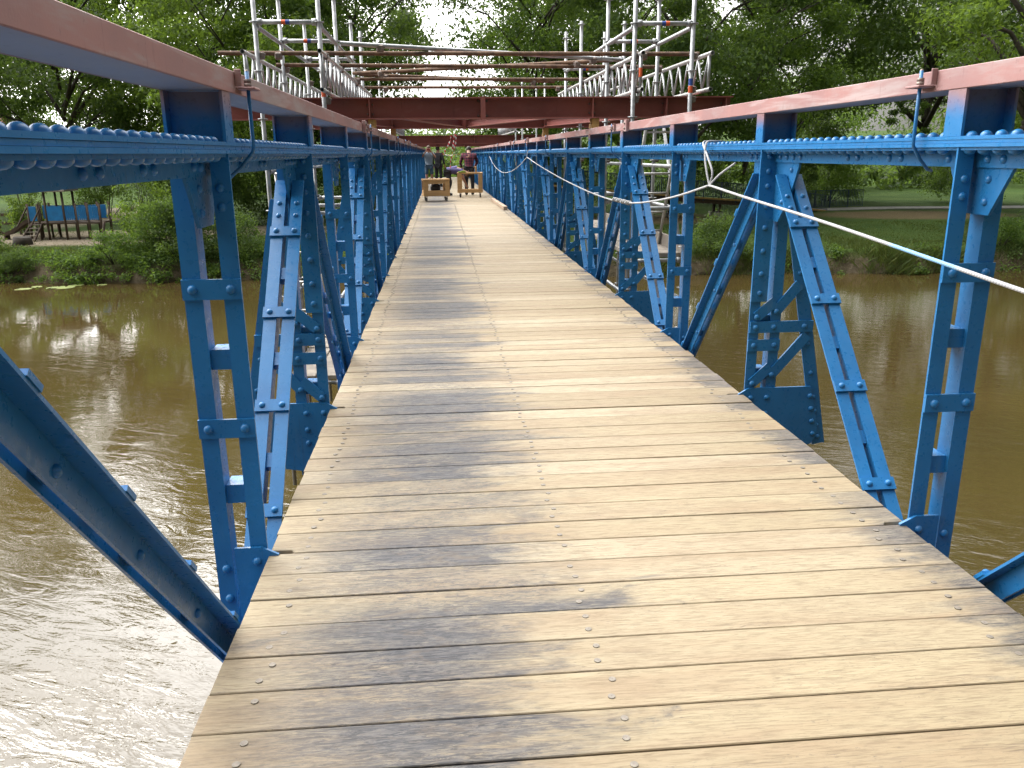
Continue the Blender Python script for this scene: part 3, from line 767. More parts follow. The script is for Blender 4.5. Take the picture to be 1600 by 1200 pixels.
def lattice(x,ya,yb,zb,zt,label,mark=False):
    t=empty('lattice_girder',(x,ya,zb)); tag(t,label,'scaffold girder','aluminium lattice girders laid along the bridge'); L=yb-ya; H=zt-zb
    for z,nm in ((H,'top_tube'),(0,'bottom_tube')):
        mb=MB(); mb.pipe((0,0,z),(0,L,z),RT,.004,12); mb.build(nm,M['alu'],t)
    mb=MB(); y=.10; mb.tube([(0,.10,.02),(0,.10,H-.02)],.019,8)
    up=True; y=.12
    step=.20
    while y+step<L-.05:
        mb.tube([(0,y,H-.02 if up else .02),(0,y+step,.02 if up else H-.02)],.0135,7); y+=step; up=not up
    mb.tube([(0,L-.08,.02),(0,L-.08,H-.02)],.019,8)
    mb.build('web_tube',M['galv'],t)
    if mark: mb=MB(); mb.tube([(0,.10,H*.36),(0,.10,H*.62)],.0205,8,cap=False); mb.build('coloured_band',M['orange'],t)
lattice(-1.205,9.3,16.1,2.066,2.45,'inner lattice girder of pale tubes above the left truss')
lattice(-2.01,9.36,16.1,2.066,2.45,'outer lattice girder of pale tubes at the left beam end')
lattice(2.31,9.57,16.2,2.078,2.462,'inner lattice girder with an orange band above the right truss',True)
lattice(3.10,9.57,16.2,2.078,2.462,'outer lattice girder of pale tubes at the right beam end')
lattice(2.2,24.2,31,1.99,2.37,'far lattice girder showing as pale bars between the red beams on the right')
lattice(-1.2,24.2,31,1.99,2.37,'far lattice girder showing as pale bars between the red beams on the left')
def loose_tube(a,b,mat,label):
    mb=MB(); mb.pipe(a,b,RT,.004,12)
    for f in (.12,.88):
        p=Vector(a).lerp(Vector(b),f); coupler(mb,p+Vector((0,0,-.03)),1)
    tag(mb.build('scaffold_tube',[mat,M['bolt']]),label,'scaffold tube','loose scaffold tubes lying across the girders')
loose_tube((-2.42,10.02,2.505),(3.10,10.08,2.505),M['rust'],'long rusty tube lying nearest across all the girders')
loose_tube((-2.02,11.30,2.505),(3.06,11.58,2.505),M['rust'],'long rusty tube lying second across the girders')
loose_tube((-1.75,13.33,2.505),(2.95,13.50,2.505),M['rust'],'rusty tube lying third straight across the girders')
loose_tube((-1.34,15.0,2.505),(2.6,15.05,2.505),M['rust'],'farthest and thinnest looking rusty tube across the girders')
loose_tube((-1.02,9.62,2.56),(2.42,11.2,2.555),M['galv'],'grey galvanised tube slanting between the towers above the rusty ones')
loose_tube((-1.22,13.0,2.555),(2.3,11.25,2.555),M['rust'],'rusty tube slanting across from the far left to the near right')
loose_tube((-1.15,13.25,2.56),(2.0,14.6,2.56),M['rust'],'short rusty tube slanting between the third and farthest tubes')

# ------------------------------------------------------------------ rope on the right truss
def smooth(pts,n=8):
    P=[Vector(p) for p in pts]; out=[]
    for i in range(len(P)-1):
        a=P[max(i-1,0)];b=P[i];c=P[i+1];d=P[min(i+2,len(P)-1)]
        for k in range(n):
            t=k/n; out.append(.5*((2*b)+(c-a)*t+(2*a-5*b+4*c-d)*t*t+(3*b-a-3*c+d)*t**3))
    out.append(P[-1]); return out
def rope_material():
    t=NT('white_rope'); p=t.pos(); x,y,z=t.sep(p)
    w=t.math('SINE',t.math('MULTIPLY',t.math('ADD',y,t.math('MULTIPLY',z,1.0)),420))
    c=t.mix(t.ramp(w,-1,1),(.26,.27,.29),(.39,.39,.39)); b=t.math('MULTIPLY',t.ramp(y,2.55,2.62),t.ramp(y,2.98,3.05,1,0))
    c=t.mix(t.math('MULTIPLY',b,.75),c,(.15,.38,.68)); t.col(c); t.set(Roughness=.8); t.bump(w,.25,.002); return t.m
M['rope']=rope_material()
t=empty('rope',(1.71,5.23,1.19)); tag(t,'white rope hanging in swags from the right truss above the deck edge','rope'); ro=Vector(t.location)
def rp(mb,pts,r=.0075,n=8): mb.tube([Vector(p)-ro for p in smooth(pts)],r,n)
mb=MB(); rp(mb,[(1.715,.9,.90),(1.72,1.6,.945),(1.72,2.263,.991),(1.72,3.513,1.083),(1.72,4.5,1.142),(1.72,5.23,1.19)]); mb.build('swag',M['rope'],t)
mb=MB(); rp(mb,[(1.72,5.23,1.19),(1.72,6.1,1.07),(1.72,7.2,.968),(1.72,8.1,.94),(1.72,9.2,.952),(1.72,10.5,.995),(1.72,12.2,1.07),(1.72,14.4,1.19),(1.725,16.46,1.32)]); mb.build('swag',M['rope'],t)
mb=MB(); rp(mb,[(1.725,16.46,1.32),(1.72,18.2,1.12),(1.72,20.4,.96),(1.72,22.8,.90),(1.72,25.2,.97),(1.725,27.4,1.14),(1.725,28.6,1.30)],.0085,6); mb.build('swag',M['rope'],t)
mb=MB(); rp(mb,[(1.72,5.23,1.19),(1.712,5.27,1.27),(1.715,5.33,1.36),(1.735,5.38,1.452),(1.80,5.40,1.462),(1.87,5.42,1.458)],.007); mb.build('hanging_loop',M['rope'],t)
mb=MB(); rp(mb,[(1.72,5.23,1.19),(1.725,5.20,1.27),(1.72,5.30,1.37),(1.742,5.47,1.453),(1.80,5.5,1.462)],.007); mb.build('hanging_loop',M['rope'],t)
mb=MB(); rp(mb,[(1.72,5.23,1.19),(1.74,5.10,1.26),(1.80,5.0,1.33)],.0065); mb.build('hanging_loop',M['rope'],t)
mb=MB(); rp(mb,[(1.725,16.46,1.32),(1.735,16.46,1.40),(1.755,16.46,1.452),(1.84,16.46,1.456)],.007,6); mb.build('hanging_loop',M['rope'],t)
mb=MB()
for j in range(4):
    yc=7.45+j*.19
    pts=[]
    for k in range(25):
        a=k/24*math.pi*4; pts.append((1.72+.015*math.cos(a),yc+k/24*.15,.951+.015*math.sin(a)))
    mb.tube([Vector(p)-ro for p in pts],.0075,6)
mb.build('knot',M['rope'],t)

# ------------------------------------------------------------------ wooden dollies, timber, tape
def dolly(x,y,w,d,hb,h,rot,label,box):
    t=empty('wooden_dolly',(x,y,.0)); t.rotation_euler=(0,0,rot); tag(t,label,'cart','wooden dollies on the deck')
    zc=.155
    mb=MB(); 
    mb.cbox(-w/2,w/2,-d/2,-d/2+.045,zc,zc+hb,.004); mb.cbox(-w/2,w/2,d/2-.045,d/2,zc,zc+hb,.004)
    mb.cbox(-w/2,-w/2+.045,-d/2+.0455,d/2-.0455,zc,zc+hb,.004); mb.cbox(w/2-.045,w/2,-d/2+.0455,d/2-.0455,zc,zc+hb,.004)
    mb.build('base_frame',M['pine'],t)
    for sx in (-1,1):
        for sy_ in (-1,1):
            mb=MB(); xa=sx*(w/2-.075); ya=sy_*(d/2-.03)
            mb.cbox(xa-.07,xa+.07,ya-.028,ya+.028,zc+hb+.0005,h-.05,.004); mb.build('corner_post',M['pine'],t)
    mb=MB()
    if box:
        mb.cbox(-w/2-.01,w/2+.01,-d/2-.01,d/2+.01,h-.0495,h,.004); mb.build('top_board',M['pine'],t)
        mb=MB()
        for sy_ in (-1,1): mb.cbox(-w/2+.146,w/2-.146,*sorted((sy_*(d/2-.002),sy_*(d/2-.03))),h-.14,h-.05,.003)
        mb.build('apron',M['pine'],t)
        mb=MB(); mb.cbox(-w/2+.15,w/2-.15,-d/2+.06,d/2-.06,zc+hb-.02,zc+hb+.002,.003); mb.build('shelf',M['pine'],t)
        mb=MB(); mb.cbox(-.16,.13,-.12,.10,zc+hb+.0035,zc+hb+.13,.02); mb.tube([(-.12,0,zc+hb+.14),(.05,.02,zc+hb+.18),(.12,-.05,zc+hb+.14)],.03,8); o=mb.build('tool_bundle',M['black']); o.location=(x,y,0); o.rotation_euler=(0,0,rot); tag(o,'dark tools lying inside the left wooden dolly','tools')
    else:
        for sy_ in (-1,1): mb.cbox(-w/2,w/2,*sorted((sy_*(d/2-.002),sy_*(d/2-.05))),h-.0495,h,.004)
        for sx in (-1,1): mb.cbox(*sorted((sx*w/2,sx*(w/2-.09))),-d/2+.051,d/2-.051,h-.0495,h-.002,.004)
        mb.build('top_frame',M['pine'],t)
    for sx in (-1,1):
        for sy_ in (-1,1):
            xa=sx*(w/2-.09); ya=sy_*(d/2-.09)
            mb=MB(); mb.cbox(xa-.05,xa+.05,ya-.04,ya+.04,zc-.012,zc-.0005,.003); mb.cbox(xa-.028,xa-.02,ya-.03,ya+.03,.05,zc-.013,.002); mb.cbox(xa+.02,xa+.028,ya-.03,ya+.03,.05,zc-.013,.002)
            c=mb.build('caster',M['bolt'],t); mb=MB(); mb.tube([(xa-.018,ya,.056),(xa+.018,ya,.056)],.054,16); mb.build('wheel',M['black'],c)
dolly(-.115,25.9,.80,.62,.16,.66,math.radians(6),'left wooden dolly on black casters with a boarded top',True)
dolly(1.02,27.9,.84,.62,.10,.80,math.radians(-3),'right open wooden dolly on black casters with tools on top',False)
mb=MB(); mb.cbox(-.028,.028,-.028,.028,0,.19,.006); o=mb.build('timber_offcut',M['pine']); o.location=(1.21,27.62,.8005); tag(o,'short upright timber offcut standing on the right dolly','offcut')
mb=MB(); mb.cbox(-.14,.12,-.02,.02,0,.035,.01); mb.cbox(-.05,.10,-.02,.02,.0355,.055,.008); o=mb.build('spirit_level',simple('lime_plastic',(.30,.42,.04),(.25,.36,.03))); o.location=(.76,27.62,.8005); tag(o,'lime green tool lying on the left end of the right dolly','tool')
mb=MB(); mb.cbox(-.05,.05,-2.1,2.1,0,.095,.005); o=mb.build('loose_timber',wood('grey_timber',(.36,.27,.19),(.27,.19,.13),(.15,.11,.08),1)); o.location=(1.62,23.2,.003); o.rotation_euler=(0,0,math.radians(1.0)); tag(o,'long brown timber lying along the right edge of the deck','timber')
def tape_material():
    t=NT('barrier_tape'); p=t.pos(); x,y,z=t.sep(p); w=t.math('SINE',t.math('MULTIPLY',t.math('ADD',z,x),38)); t.col(t.mix(t.ramp(w,-.1,.1),(.65,.62,.6),(.55,.03,.05))); t.set(Roughness=.4); return t.m
M['tape']=tape_material()
mb=MB()
def ribbon(pts,w=.045):
    P=smooth(pts,5); vs=[];fs=[]
    for i,p in enumerate(P):
        a=i*.35; sd_=Vector((math.cos(a),math.sin(a)*.6,.15)).normalized()*w/2; vs+=[p-sd_,p+sd_,p+sd_+Vector((0,.002,0)),p-sd_+Vector((0,.002,0))]
    for i in range(len(P)-1):
        for k in range(4): fs.append((i*4+k,i*4+(k+1)%4,i*4+4+(k+1)%4,i*4+4+k))
    mb.add(vs,fs)
ribbon([(.42,26.86,1.96),(.38,26.84,1.8),(.30,26.84,1.62),(.22,26.85,1.52),(.20,26.86,1.40)]); ribbon([(.52,26.86,1.99),(.50,26.84,1.8),(.46,26.84,1.6),(.43,26.85,1.35),(.38,26.86,1.18),(.36,26.87,.95)])
ribbon([(.56,26.86,1.98),(.57,26.84,1.78),(.52,26.85,1.62),(.50,26.85,1.42)]); ribbon([(.12,26.87,1.40),(.35,26.86,1.35),(.60,26.86,1.38),(.85,26.87,1.42)])
tag(mb.build('barrier_tape',M['tape']),'red and white barrier tape dangling from a far red beam','barrier tape')

# ------------------------------------------------------------------ people on the bridge
SKIN=simple('skin',(.36,.19,.13),(.30,.15,.10),20,.55)
def skinmesh(name,joints,edges,mat,parent,root=0,sub=1):
    me=bpy.data.meshes.new(name); keys=list(joints); me.from_pydata([joints[k][0] for k in keys],[(keys.index(a),keys.index(b)) for a,b in edges],[]); me.materials.append(mat)
    o=link(name,me,parent); md=o.modifiers.new('Skin','SKIN'); md.use_smooth_shade=True
    for i,k in enumerate(keys):
        r=joints[k][1]; r=r if isinstance(r,tuple) else (r,r); me.skin_vertices[0].data[i].radius=r; me.skin_vertices[0].data[i].use_root=(i==root)
    sb=o.modifiers.new('Sub','SUBSURF'); sb.levels=sub; sb.render_levels=sub
    return o
def person(loc,rot,J,label,shirt,trousers,hairmat,shorts,sleeve,hands):
    """J: joint name -> position (facing -Y, metres)"""
    t=empty('person',loc); t.rotation_euler=(0,0,rot); tag(t,label,'person')
    V={k:Vector(v) for k,v in J.items()}
    R=dict(pel=.105,spi=.10,che=.108,nek=.052,hed=.085,top=.07,shL=.055,shR=.055,elL=.040,elR=.040,wrL=.028,wrR=.028,haL=.03,haR=.03,hiL=.082,hiR=.082,knL=.056,knR=.056,anL=.038,anR=.038,toL=.035,toR=.035)
    jo={k:(V[k],R[k]) for k in V}
    E_=[('pel','spi'),('spi','che'),('che','nek'),('nek','hed'),('hed','top'),('che','shL'),('shL','elL'),('elL','wrL'),('wrL','haL'),('che','shR'),('shR','elR'),('elR','wrR'),('wrR','haR'),('pel','hiL'),('hiL','knL'),('knL','anL'),('anL','toL'),('pel','hiR'),('hiR','knR'),('knR','anR'),('anR','toR')]
    for s in 'LR':
        h=V['ha'+s]; d=(h-V['wr'+s]).normalized(); side=d.orthogonal().normalized(); up=d.cross(side)
        for i,(u,l) in enumerate(((-.03,.07),(-.01,.085),(.01,.08),(.03,.062))):
            jo[f'f{i}{s}']=(h+side*u+d*l*.55+up*.004,.0085); jo[f'g{i}{s}']=(h+side*u*1.05+d*l*.9-up*.02,.0075); E_+=[('ha'+s,f'f{i}{s}'),(f'f{i}{s}',f'g{i}{s}')]
        jo['th'+s]=(h+side*.055-d*.005,.010); jo['ti'+s]=(h+side*.06+d*.035,.0085); E_+=[('ha'+s,'th'+s),('th'+s,'ti'+s)]
    body=skinmesh('body',jo,E_,SKIN,t)
    def cloth(name,keys,edges,mat,extra):
        j={}
        for k in keys:
            if k in V: j[k]=(V[k],R[k]+(extra if k not in ('che','spi') else extra+.022))
        j.update({k:v for k,v in EX.items() if k in keys})
        skinmesh(name,j,edges,mat,t)
    EX={}
    for s in 'LR':
        EX['sl'+s]=(V['sh'+s].lerp(V['el'+s],sleeve if sleeve<=1 else 1),.055 if sleeve<=1 else .052)
        EX['sw'+s]=(V['el'+s].lerp(V['wr'+s],max(0.05,sleeve-1)),.042)
        EX['tk'+s]=(V['kn'+s].lerp(V['an'+s],-.12 if shorts else .9),.082 if shorts else .058)
    EX['col']=(V['che'].lerp(V['nek'],.62),.098); EX['hem']=(V['pel'].lerp(V['spi'],.15),.132)
    kk=['hem','spi','che','col','nek','shL','shR','slL','slR']; ee=[('hem','spi'),('spi','che'),('che','col'),('che','shL'),('che','shR'),('shL','slL'),('shR','slR')]; kk.remove('nek')
    if sleeve>1: kk+=['swL','swR']; ee+=[('slL','swL'),('slR','swR')]
    cloth('shirt',kk,ee,shirt,.024)
    kk=['pel','hiL','hiR','tkL','tkR']; ee=[('pel','hiL'),('pel','hiR')]
    if shorts: ee+=[('hiL','tkL'),('hiR','tkR')]
    else: kk+=['knL','knR']; ee+=[('hiL','knL'),('knL','tkL'),('hiR','knR'),('knR','tkR')]
    cloth('trousers' if not shorts else 'shorts',kk,ee,trousers,.018)
    up=(V['top']-V['nek']).normalized(); f=Vector((0,-1,0)); f=(f-up*f.dot(up)).normalized(); c=V['hed'].lerp(V['top'],.35)
    mb=MB(); mb.ball(c-f*.022+up*.022,.088,.092,.10,12,8); mb.build('hair',hairmat,t)
    sidev=up.cross(f); 
    mb=MB(); mb.ball(V['hed']+f*.086+up*.01,.013,.02,.02,6,5); mb.build('nose',SKIN,t)
    for sg in (-1,1):
        mb=MB(); mb.ball(V['hed']+sidev*sg*.088,.012,.02,.03,6,5); mb.build('ear',SKIN,t)
        mb=MB(); mb.ball(V['hed']+f*.080+up*.035+sidev*sg*.03,.011,.008,.008,6,5); mb.build('eye',M['black'],t)
    mb=MB(); mb.ball(V['hed']+f*.078-up*.042,.024,.010,.007,8,5); mb.build('mouth',simple('lips',(.30,.10,.09),(.25,.08,.07)),t)
    for s in 'LR':
        mb=MB(); a=V['an'+s];b=V['to'+s]; d=(b-a); d.z=0; 
        if d.length<.02: d=Vector((0,-1,0))
        d.normalize(); q=a.copy(); mb.tube([q+Vector((0,0,.06)),q+Vector((0,0,-.005))],.052,10); mb.tube([Vector((q.x,q.y,q.z-.035))-d*.06,Vector((q.x,q.y,q.z-.035))+d*.07,Vector((q.x,q.y,q.z-.045))+d*.17],.045,10,radii=[.048,.046,.032]); mb.build('shoe',M['black'],t)
    return t
HAIR=simple('dark_hair',(.03,.02,.015),(.015,.012,.01)); HAIRB=simple('brown_hair',(.16,.09,.05),(.09,.05,.03))
stand=dict(pel=(0,0,.93),spi=(0,0,1.10),che=(0,0,1.32),nek=(0,0,1.47),hed=(0,-.02,1.58),top=(0,0,1.68),shL=(.18,0,1.40),shR=(-.18,0,1.40),elL=(.27,.02,1.13),elR=(-.27,.02,1.13),wrL=(.27,-.08,.90),wrR=(-.27,-.08,.90),haL=(.27,-.1,.84),haR=(-.27,-.1,.84),hiL=(.10,0,.88),hiR=(-.10,0,.88),knL=(.11,-.02,.50),knR=(-.11,-.02,.50),anL=(.11,.02,.09),anR=(-.11,.02,.09),toL=(.13,-.13,.03),toR=(-.13,-.13,.03))
photo=dict(stand); photo.update(elL=(.28,-.12,1.25),elR=(-.30,-.12,1.26),wrL=(.10,-.22,1.50),wrR=(-.10,-.22,1.50),haL=(.06,-.23,1.56),haR=(-.06,-.23,1.56))
grey=simple('grey_tshirt',(.20,.25,.31),(.17,.22,.28),5,.9); denim=simple('denim',(.07,.12,.18),(.05,.09,.14),8,.9); dark=simple('dark_cloth',(.018,.018,.024),(.03,.03,.038),6,.9)
def plaid_material():
    t=NT('red_plaid'); p=t.pos(); x,y,z=t.sep(p)
    a=t.math('SINE',t.math('MULTIPLY',x,70)); b=t.math('SINE',t.math('MULTIPLY',z,70)); f=t.math('ADD',t.ramp(a,-.2,.2),t.ramp(b,-.2,.2))
    t.col(t.mix(t.math('MULTIPLY',f,.5),(.02,.01,.02),(.14,.025,.045))); t.set(Roughness=.9); return t.m
person((-.40,35.2,0),0,photo,'person standing by the left truss in grey t-shirt and denim shorts, hands raised to face',grey,denim,HAIRB,True,.55,True)
mb=MB(); mb.cbox(-.075,.075,-.006,.006,-.04,.04,.004); o=mb.build('phone',simple('red_phone',(.30,.04,.03),(.2,.03,.02))); o.location=(-.40,34.90,1.575); tag(o,'small reddish phone held up in front of a face','phone')
person((-.02,37.0,0),math.radians(150),stand,'person in dark clothes standing behind the one in the grey t-shirt',dark,dark,HAIR,False,1.8,True)
back=dict(stand); back.update(che=(0,-.06,1.29),nek=(0,-.13,1.42),hed=(0,-.22,1.49),top=(0,-.26,1.57),shL=(.21,-.07,1.36),shR=(-.21,-.07,1.36),elL=(.30,-.06,1.08),elR=(-.29,-.14,1.10),wrL=(.25,-.22,.92),wrR=(-.2,-.34,.95),haL=(.23,-.27,.87),haR=(-.17,-.39,.90))
person((1.05,29.35,0),math.radians(178),back,'person in red plaid shirt and dark trousers seen from behind the right dolly',plaid_material(),dark,HAIR,False,1.85,True)
bend=dict(pel=(-.22,0,.80),spi=(-.05,0,.90),che=(.20,0,.86),nek=(.36,0,.80),hed=(.46,0,.74),top=(.54,0,.67),shL=(.25,-.18,.82),shR=(.25,.18,.82),elL=(.32,-.22,.58),elR=(.32,.2,.58),wrL=(.42,-.12,.38),wrR=(.42,.12,.38),haL=(.45,-.1,.32),haR=(.45,.1,.32),hiL=(-.22,-.1,.76),hiR=(-.22,.1,.76),knL=(-.12,-.13,.44),knR=(-.10,.13,.44),anL=(-.24,-.13,.09),anR=(-.22,.13,.09),toL=(-.10,-.15,.03),toR=(-.08,.15,.03))
purple=simple('purple_cloth',(.09,.075,.20),(.07,.06,.16),6,.9)
person((.50,29.0,0),math.radians(4),bend,'person in purple top bending forward between the two dollies',purple,dark,HAIR,False,.6,True)

# ------------------------------------------------------------------ ramp, path and railing on the right bank
ramp=[(1.9,51.2,-.02),(8,52.6,-.72),(13,53.5,-1.20),(17,54,-1.56),(20,54.4,-1.82),(24,55.6,-2.40),(26.6,57.0,-2.76)]
RP=smooth(ramp,4)
t=empty('access_ramp',(17,54,-2.8)); tag(t,'raised dark steel access ramp with a yellow timber edge behind the right bank trees','ramp'); o=Vector(t.location)
def strip(mb,P,w,z0,z1,off=0,mat=0):
    vs=[];fs=[]
    for i,p in enumerate(P):
        d=(P[min(i+1,len(P)-1)]-P[max(i-1,0)]); d.z=0; d.normalize(); n_=Vector((d.y,-d.x,0))
        for a,z in ((off-w/2,z0),(off+w/2,z0),(off+w/2,z1),(off-w/2,z1)): vs.append(p+n_*a+Vector((0,0,z)))
    for i in range(len(P)-1):
        for k in range(4): fs.append((i*4+k,i*4+4+k,i*4+4+(k+1)%4,i*4+(k+1)%4))
    e=(len(P)-1)*4; fs+=[(0,1,2,3),(e+3,e+2,e+1,e)]
    mb.add(vs,fs,mat)
PL=[p-o for p in RP]
mb=MB(); strip(mb,PL,1.9,-.05,0); mb.build('walkway',M['oldwood'],t)
mb=MB(); strip(mb,PL,.06,-.02,.09,.98); mb.build('edge_board',M['yellow'],t)
STEEL=simple('dark_blue_steel',(.025,.05,.10),(.015,.03,.06),5,.5)
mb=MB(); 
for of in (-.85,.85): strip(mb,PL,.10,-.30,-.052,of)
mb.build('side_beam',M['darkwood'],t)
for (px,py) in ((11.5,53.2),(15.2,53.75),(18.4,54.15),(20.6,54.5)):
    zt=min(RP,key=lambda p:(p.x-px)**2+(p.y-py)**2).z-.30
    for of in (-.6,.6):
        mb=MB(); mb.cbox(px-o.x-.08,px-o.x+.08,py+of-o.y-.08,py+of-o.y+.08,-2.5-o.z,zt-o.z,.006); po=mb.build('pillar',M['darkwood'],t)
        mb=MB(); mb.cbox(px-o.x-.28,px-o.x+.28,py+of-o.y-.28,py+of-o.y+.28,-3.0-o.z,-2.5-o.z-.001,.02); mb.build('footing',M['conc'],po)
def fence(mb,P,hh,of,step=.13,r=.011):
    L=0; acc=0
    for i in range(len(P)-1):
        a,b=P[i],P[i+1]; d=(b-a); seg=d.length; dh=d.copy(); dh.z=0; dh.normalize(); n_=Vector((dh.y,-dh.x,0))*of
        mb.bar(a+n_+Vector((0,0,hh)),b+n_+Vector((0,0,hh)),.055,.04,n_ if of else Vector((dh.y,-dh.x,0)),0); mb.bar(a+n_+Vector((0,0,.14)),b+n_+Vector((0,0,.14)),.04,.03,Vector((dh.y,-dh.x,0)),0)
        q=acc
        while q<seg:
            p=a+d*(q/seg)+n_; mb.box(p.x-r,p.x+r,p.y-r,p.y+r,p.z+.14,p.z+hh); q+=step
        acc=q-seg
        if i%3==0: mb.box(a.x+n_.x-.035,a.x+n_.x+.035,a.y+n_.y-.035,a.y+n_.y+.035,a.z-.15,a.z+hh+.03)
for of in (-.92,.92):
    mb=MB(); fence(mb,PL,1.1,of); mb.build('railing',STEEL,t)
gz=lambda x,y: ground_z(x,y)
path=smooth([(26.4,57.1,0),(29,57.6,0),(32,57.9,0),(36,57.6,0),(42,56.8,0),(50,57,0),(60,58,0)],6)
for p in path: p.z=gz(p.x,p.y)+.03
mb=MB(); strip(mb,path,2.4,-.25,.0); tag(mb.build('path',M['asphalt']),kind='structure')
fp=smooth([(25.6,58.45,0),(27,58.9,0),(29,59.1,0),(31.2,59.2,0)],5)
for p in fp: p.z=gz(p.x,p.y)-.02
t=empty('path_railing',fp[0]); o=Vector(t.location); tag(t,'dark blue bar railing beside the grey path on the right bank','railing')
mb=MB(); fence(mb,[p-o for p in fp],1.28,0,.12,.014); mb.build('bar_panel',STEEL,t)
# ------------------------------------------------------------------ playground on the left bank
gl=-2.78
t=empty('play_tower',(-19.6,46,gl)); tag(t,'wooden playground tower with bright blue panels and ladder on the left bank','play tower'); 
def pl(name,mb,mat,parent=None): return mb.build(name,mat,parent or t)
for x in (-1.85,-1.35,-.95,-.05,.55,1.15,1.75):
    for y in (-.6,.7):
        top=2.52 if x in (-.95,-.05) else 1.85
        mb=MB(); mb.tube([(x,y,-.2),(x+.01,y,top)],.062,8); pl('post',mb,M['darkwood'])
mb=MB(); mb.cbox(-1.9,1.8,-.65,.75,.80,.88,.01); pl('floor',mb,M['darkwood'])
for i,(xa,xb) in enumerate(((-1.78,-1.42),(-.88,-.1),(.02,.50),(.61,1.09),(1.21,1.70))):
    mb=MB()
    if i<2: mb.cbox(xa,xb,-.66,-.63,.98,1.72,.006)
    else:
        nb=5 
        for j in range(nb): w=(xb-xa)/nb; mb.cbox(xa+j*w+.012,xa+(j+1)*w-.012,-.66,-.63,1.0,1.70,.006)
        mb.cbox(xa,xb,-.629,-.60,1.12,1.2,.004); mb.cbox(xa,xb,-.629,-.60,1.55,1.62,.004)
    pl('side_panel',mb,M['playblue'])
mb=MB()
for j in range(9): mb.cbox(-1.7+j*.37,-1.36+j*.37,.70,.73,1.0,1.7,.006)
pl('back_panel',mb,M['playblue'])
mb=MB(); mb.prism([(-1.35,-.85,2.46),(-1.35,.95,2.46),(-1.35,.95,2.54),(-1.35,.05,2.78),(-1.35,-.85,2.54)],(1.55,0,0)); pl('roof',mb,M['oldwood'])
for y in (-.95,.0):
    mb=MB(); mb.cbox(-1.3,-1.22,y-.03,y+.03,0,.01,.002); mb.bar((-2.05,-1.5+.01*y,0),(-1.75,-.62,.86),.05,.10,(1,0,0)) if y<-.5 else mb.bar((-1.35,-1.5,0),(-1.2,-.62,.86),.05,.10,(1,0,0)); pl('stair_rail',mb,M['darkwood'])
for j in range(5):
    mb=MB(); f=(j+.6)/5; mb.cbox(-2.0+.3*f,-1.32+.12*f,-1.5+.88*f-.06,-1.5+.88*f+.06,.86*f-.02,.86*f+.02,.004); pl('stair_tread',mb,M['oldwood'])
for xx in (-2.0,-1.33):
    mb=MB(); mb.bar((xx-.05,-1.55,.75),(xx+.15,-.62,1.7),.035,.09,(1,0,0)); pl('hand_rail',mb,M['darkwood'])
mb=MB(); P=smooth([(-1.9,.05,.95),(-2.3,.05,.82),(-2.9,.05,.42),(-3.3,.05,.26),(-3.5,.05,.25)],4)
strip(mb,P,.5,-.03,.0); strip(mb,P,.04,-.03,.16,-.27); strip(mb,P,.04,-.03,.16,.27); pl('slide',mb,M['darkwood'])
mb=MB(); mb.box(-3.45,-3.38,-.2,.3,0,.22); pl('slide_support',mb,M['darkwood'])
t=empty('timber_fence',(-23.2,49,gl)); tag(t,'low dark timber rail fence left of the playground tower','fence')
for x in (-1.6,-.5,.6,1.6): mb=MB(); mb.cbox(x-.06,x+.06,-.06,.06,-.2,1.25,.01); mb.build('post',M['darkwood'],t)
for z in (.55,1.02): mb=MB(); mb.cbox(-1.8,1.8,-.1,-.0605,z,z+.16,.01); mb.build('rail',M['darkwood'],t)
mb=MB(); mb.tube([(0,0,-.15),(0,0,.2),(.01,0,.36)],.4,14,radii=[.5,.43,.40]); o=mb.build('tree_stump',M['bark']); o.location=(-20.9,43.2,gl); tag(o,'short weathered tree stump in front of the playground ladder','stump')
mb=MB(); mb.tube([(0,0,-.2),(.05,0,.55),(.14,.02,1.05)],.07,8); o=mb.build('wooden_post',M['darkwood']); o.location=(-16.9,43.0,gl); tag(o,'leaning dark wooden post in front of the playground tower','post')
t=empty('sign_post',(-15.0,46.4,gl)); tag(t,'small white sign on a post among the bushes of the left bank','sign')
mb=MB(); mb.tube([(0,0,-.2),(0,0,1.9)],.03,8); mb.build('post',M['galv'],t)
mb=MB(); mb.cbox(-.14,.14,-.05,-.032,1.38,1.98,.004); mb.build('panel',M['white'],t)
# house far behind on the left
t=empty('house',(-63,108,-2.4)); tag(t,'distant house with red tiled roof at the far left behind the trees','house')
ROOF=simple('red_roof_tile',(.30,.10,.06),(.2,.075,.05),1.5,.8); WALL=simple('orange_render',(.45,.24,.12),(.40,.22,.12),.8,.9)
mb=MB(); mb.box(-9,11,-5,5,-1,5.2); mb.build('wall',WALL,t)
mb=MB(); mb.prism([(-9.6,-5.7,5.0),(-9.6,5.7,5.0),(-9.6,0,9.2)],(21.2,0,0)); mb.build('roof',ROOF,t)
for x in (-6.5,-2.5,2,6.5):
    for z in (.6,3.2):
        mb=MB(); mb.box(x-.65,x+.65,-5.06,-5.0005,z,z+1.35); w=mb.build('window',M['white'],t)
        mb=MB(); mb.box(x-.5,x+.5,-5.075,-5.0605,z+.12,z+1.23); mb.build('pane',M['black'],w)

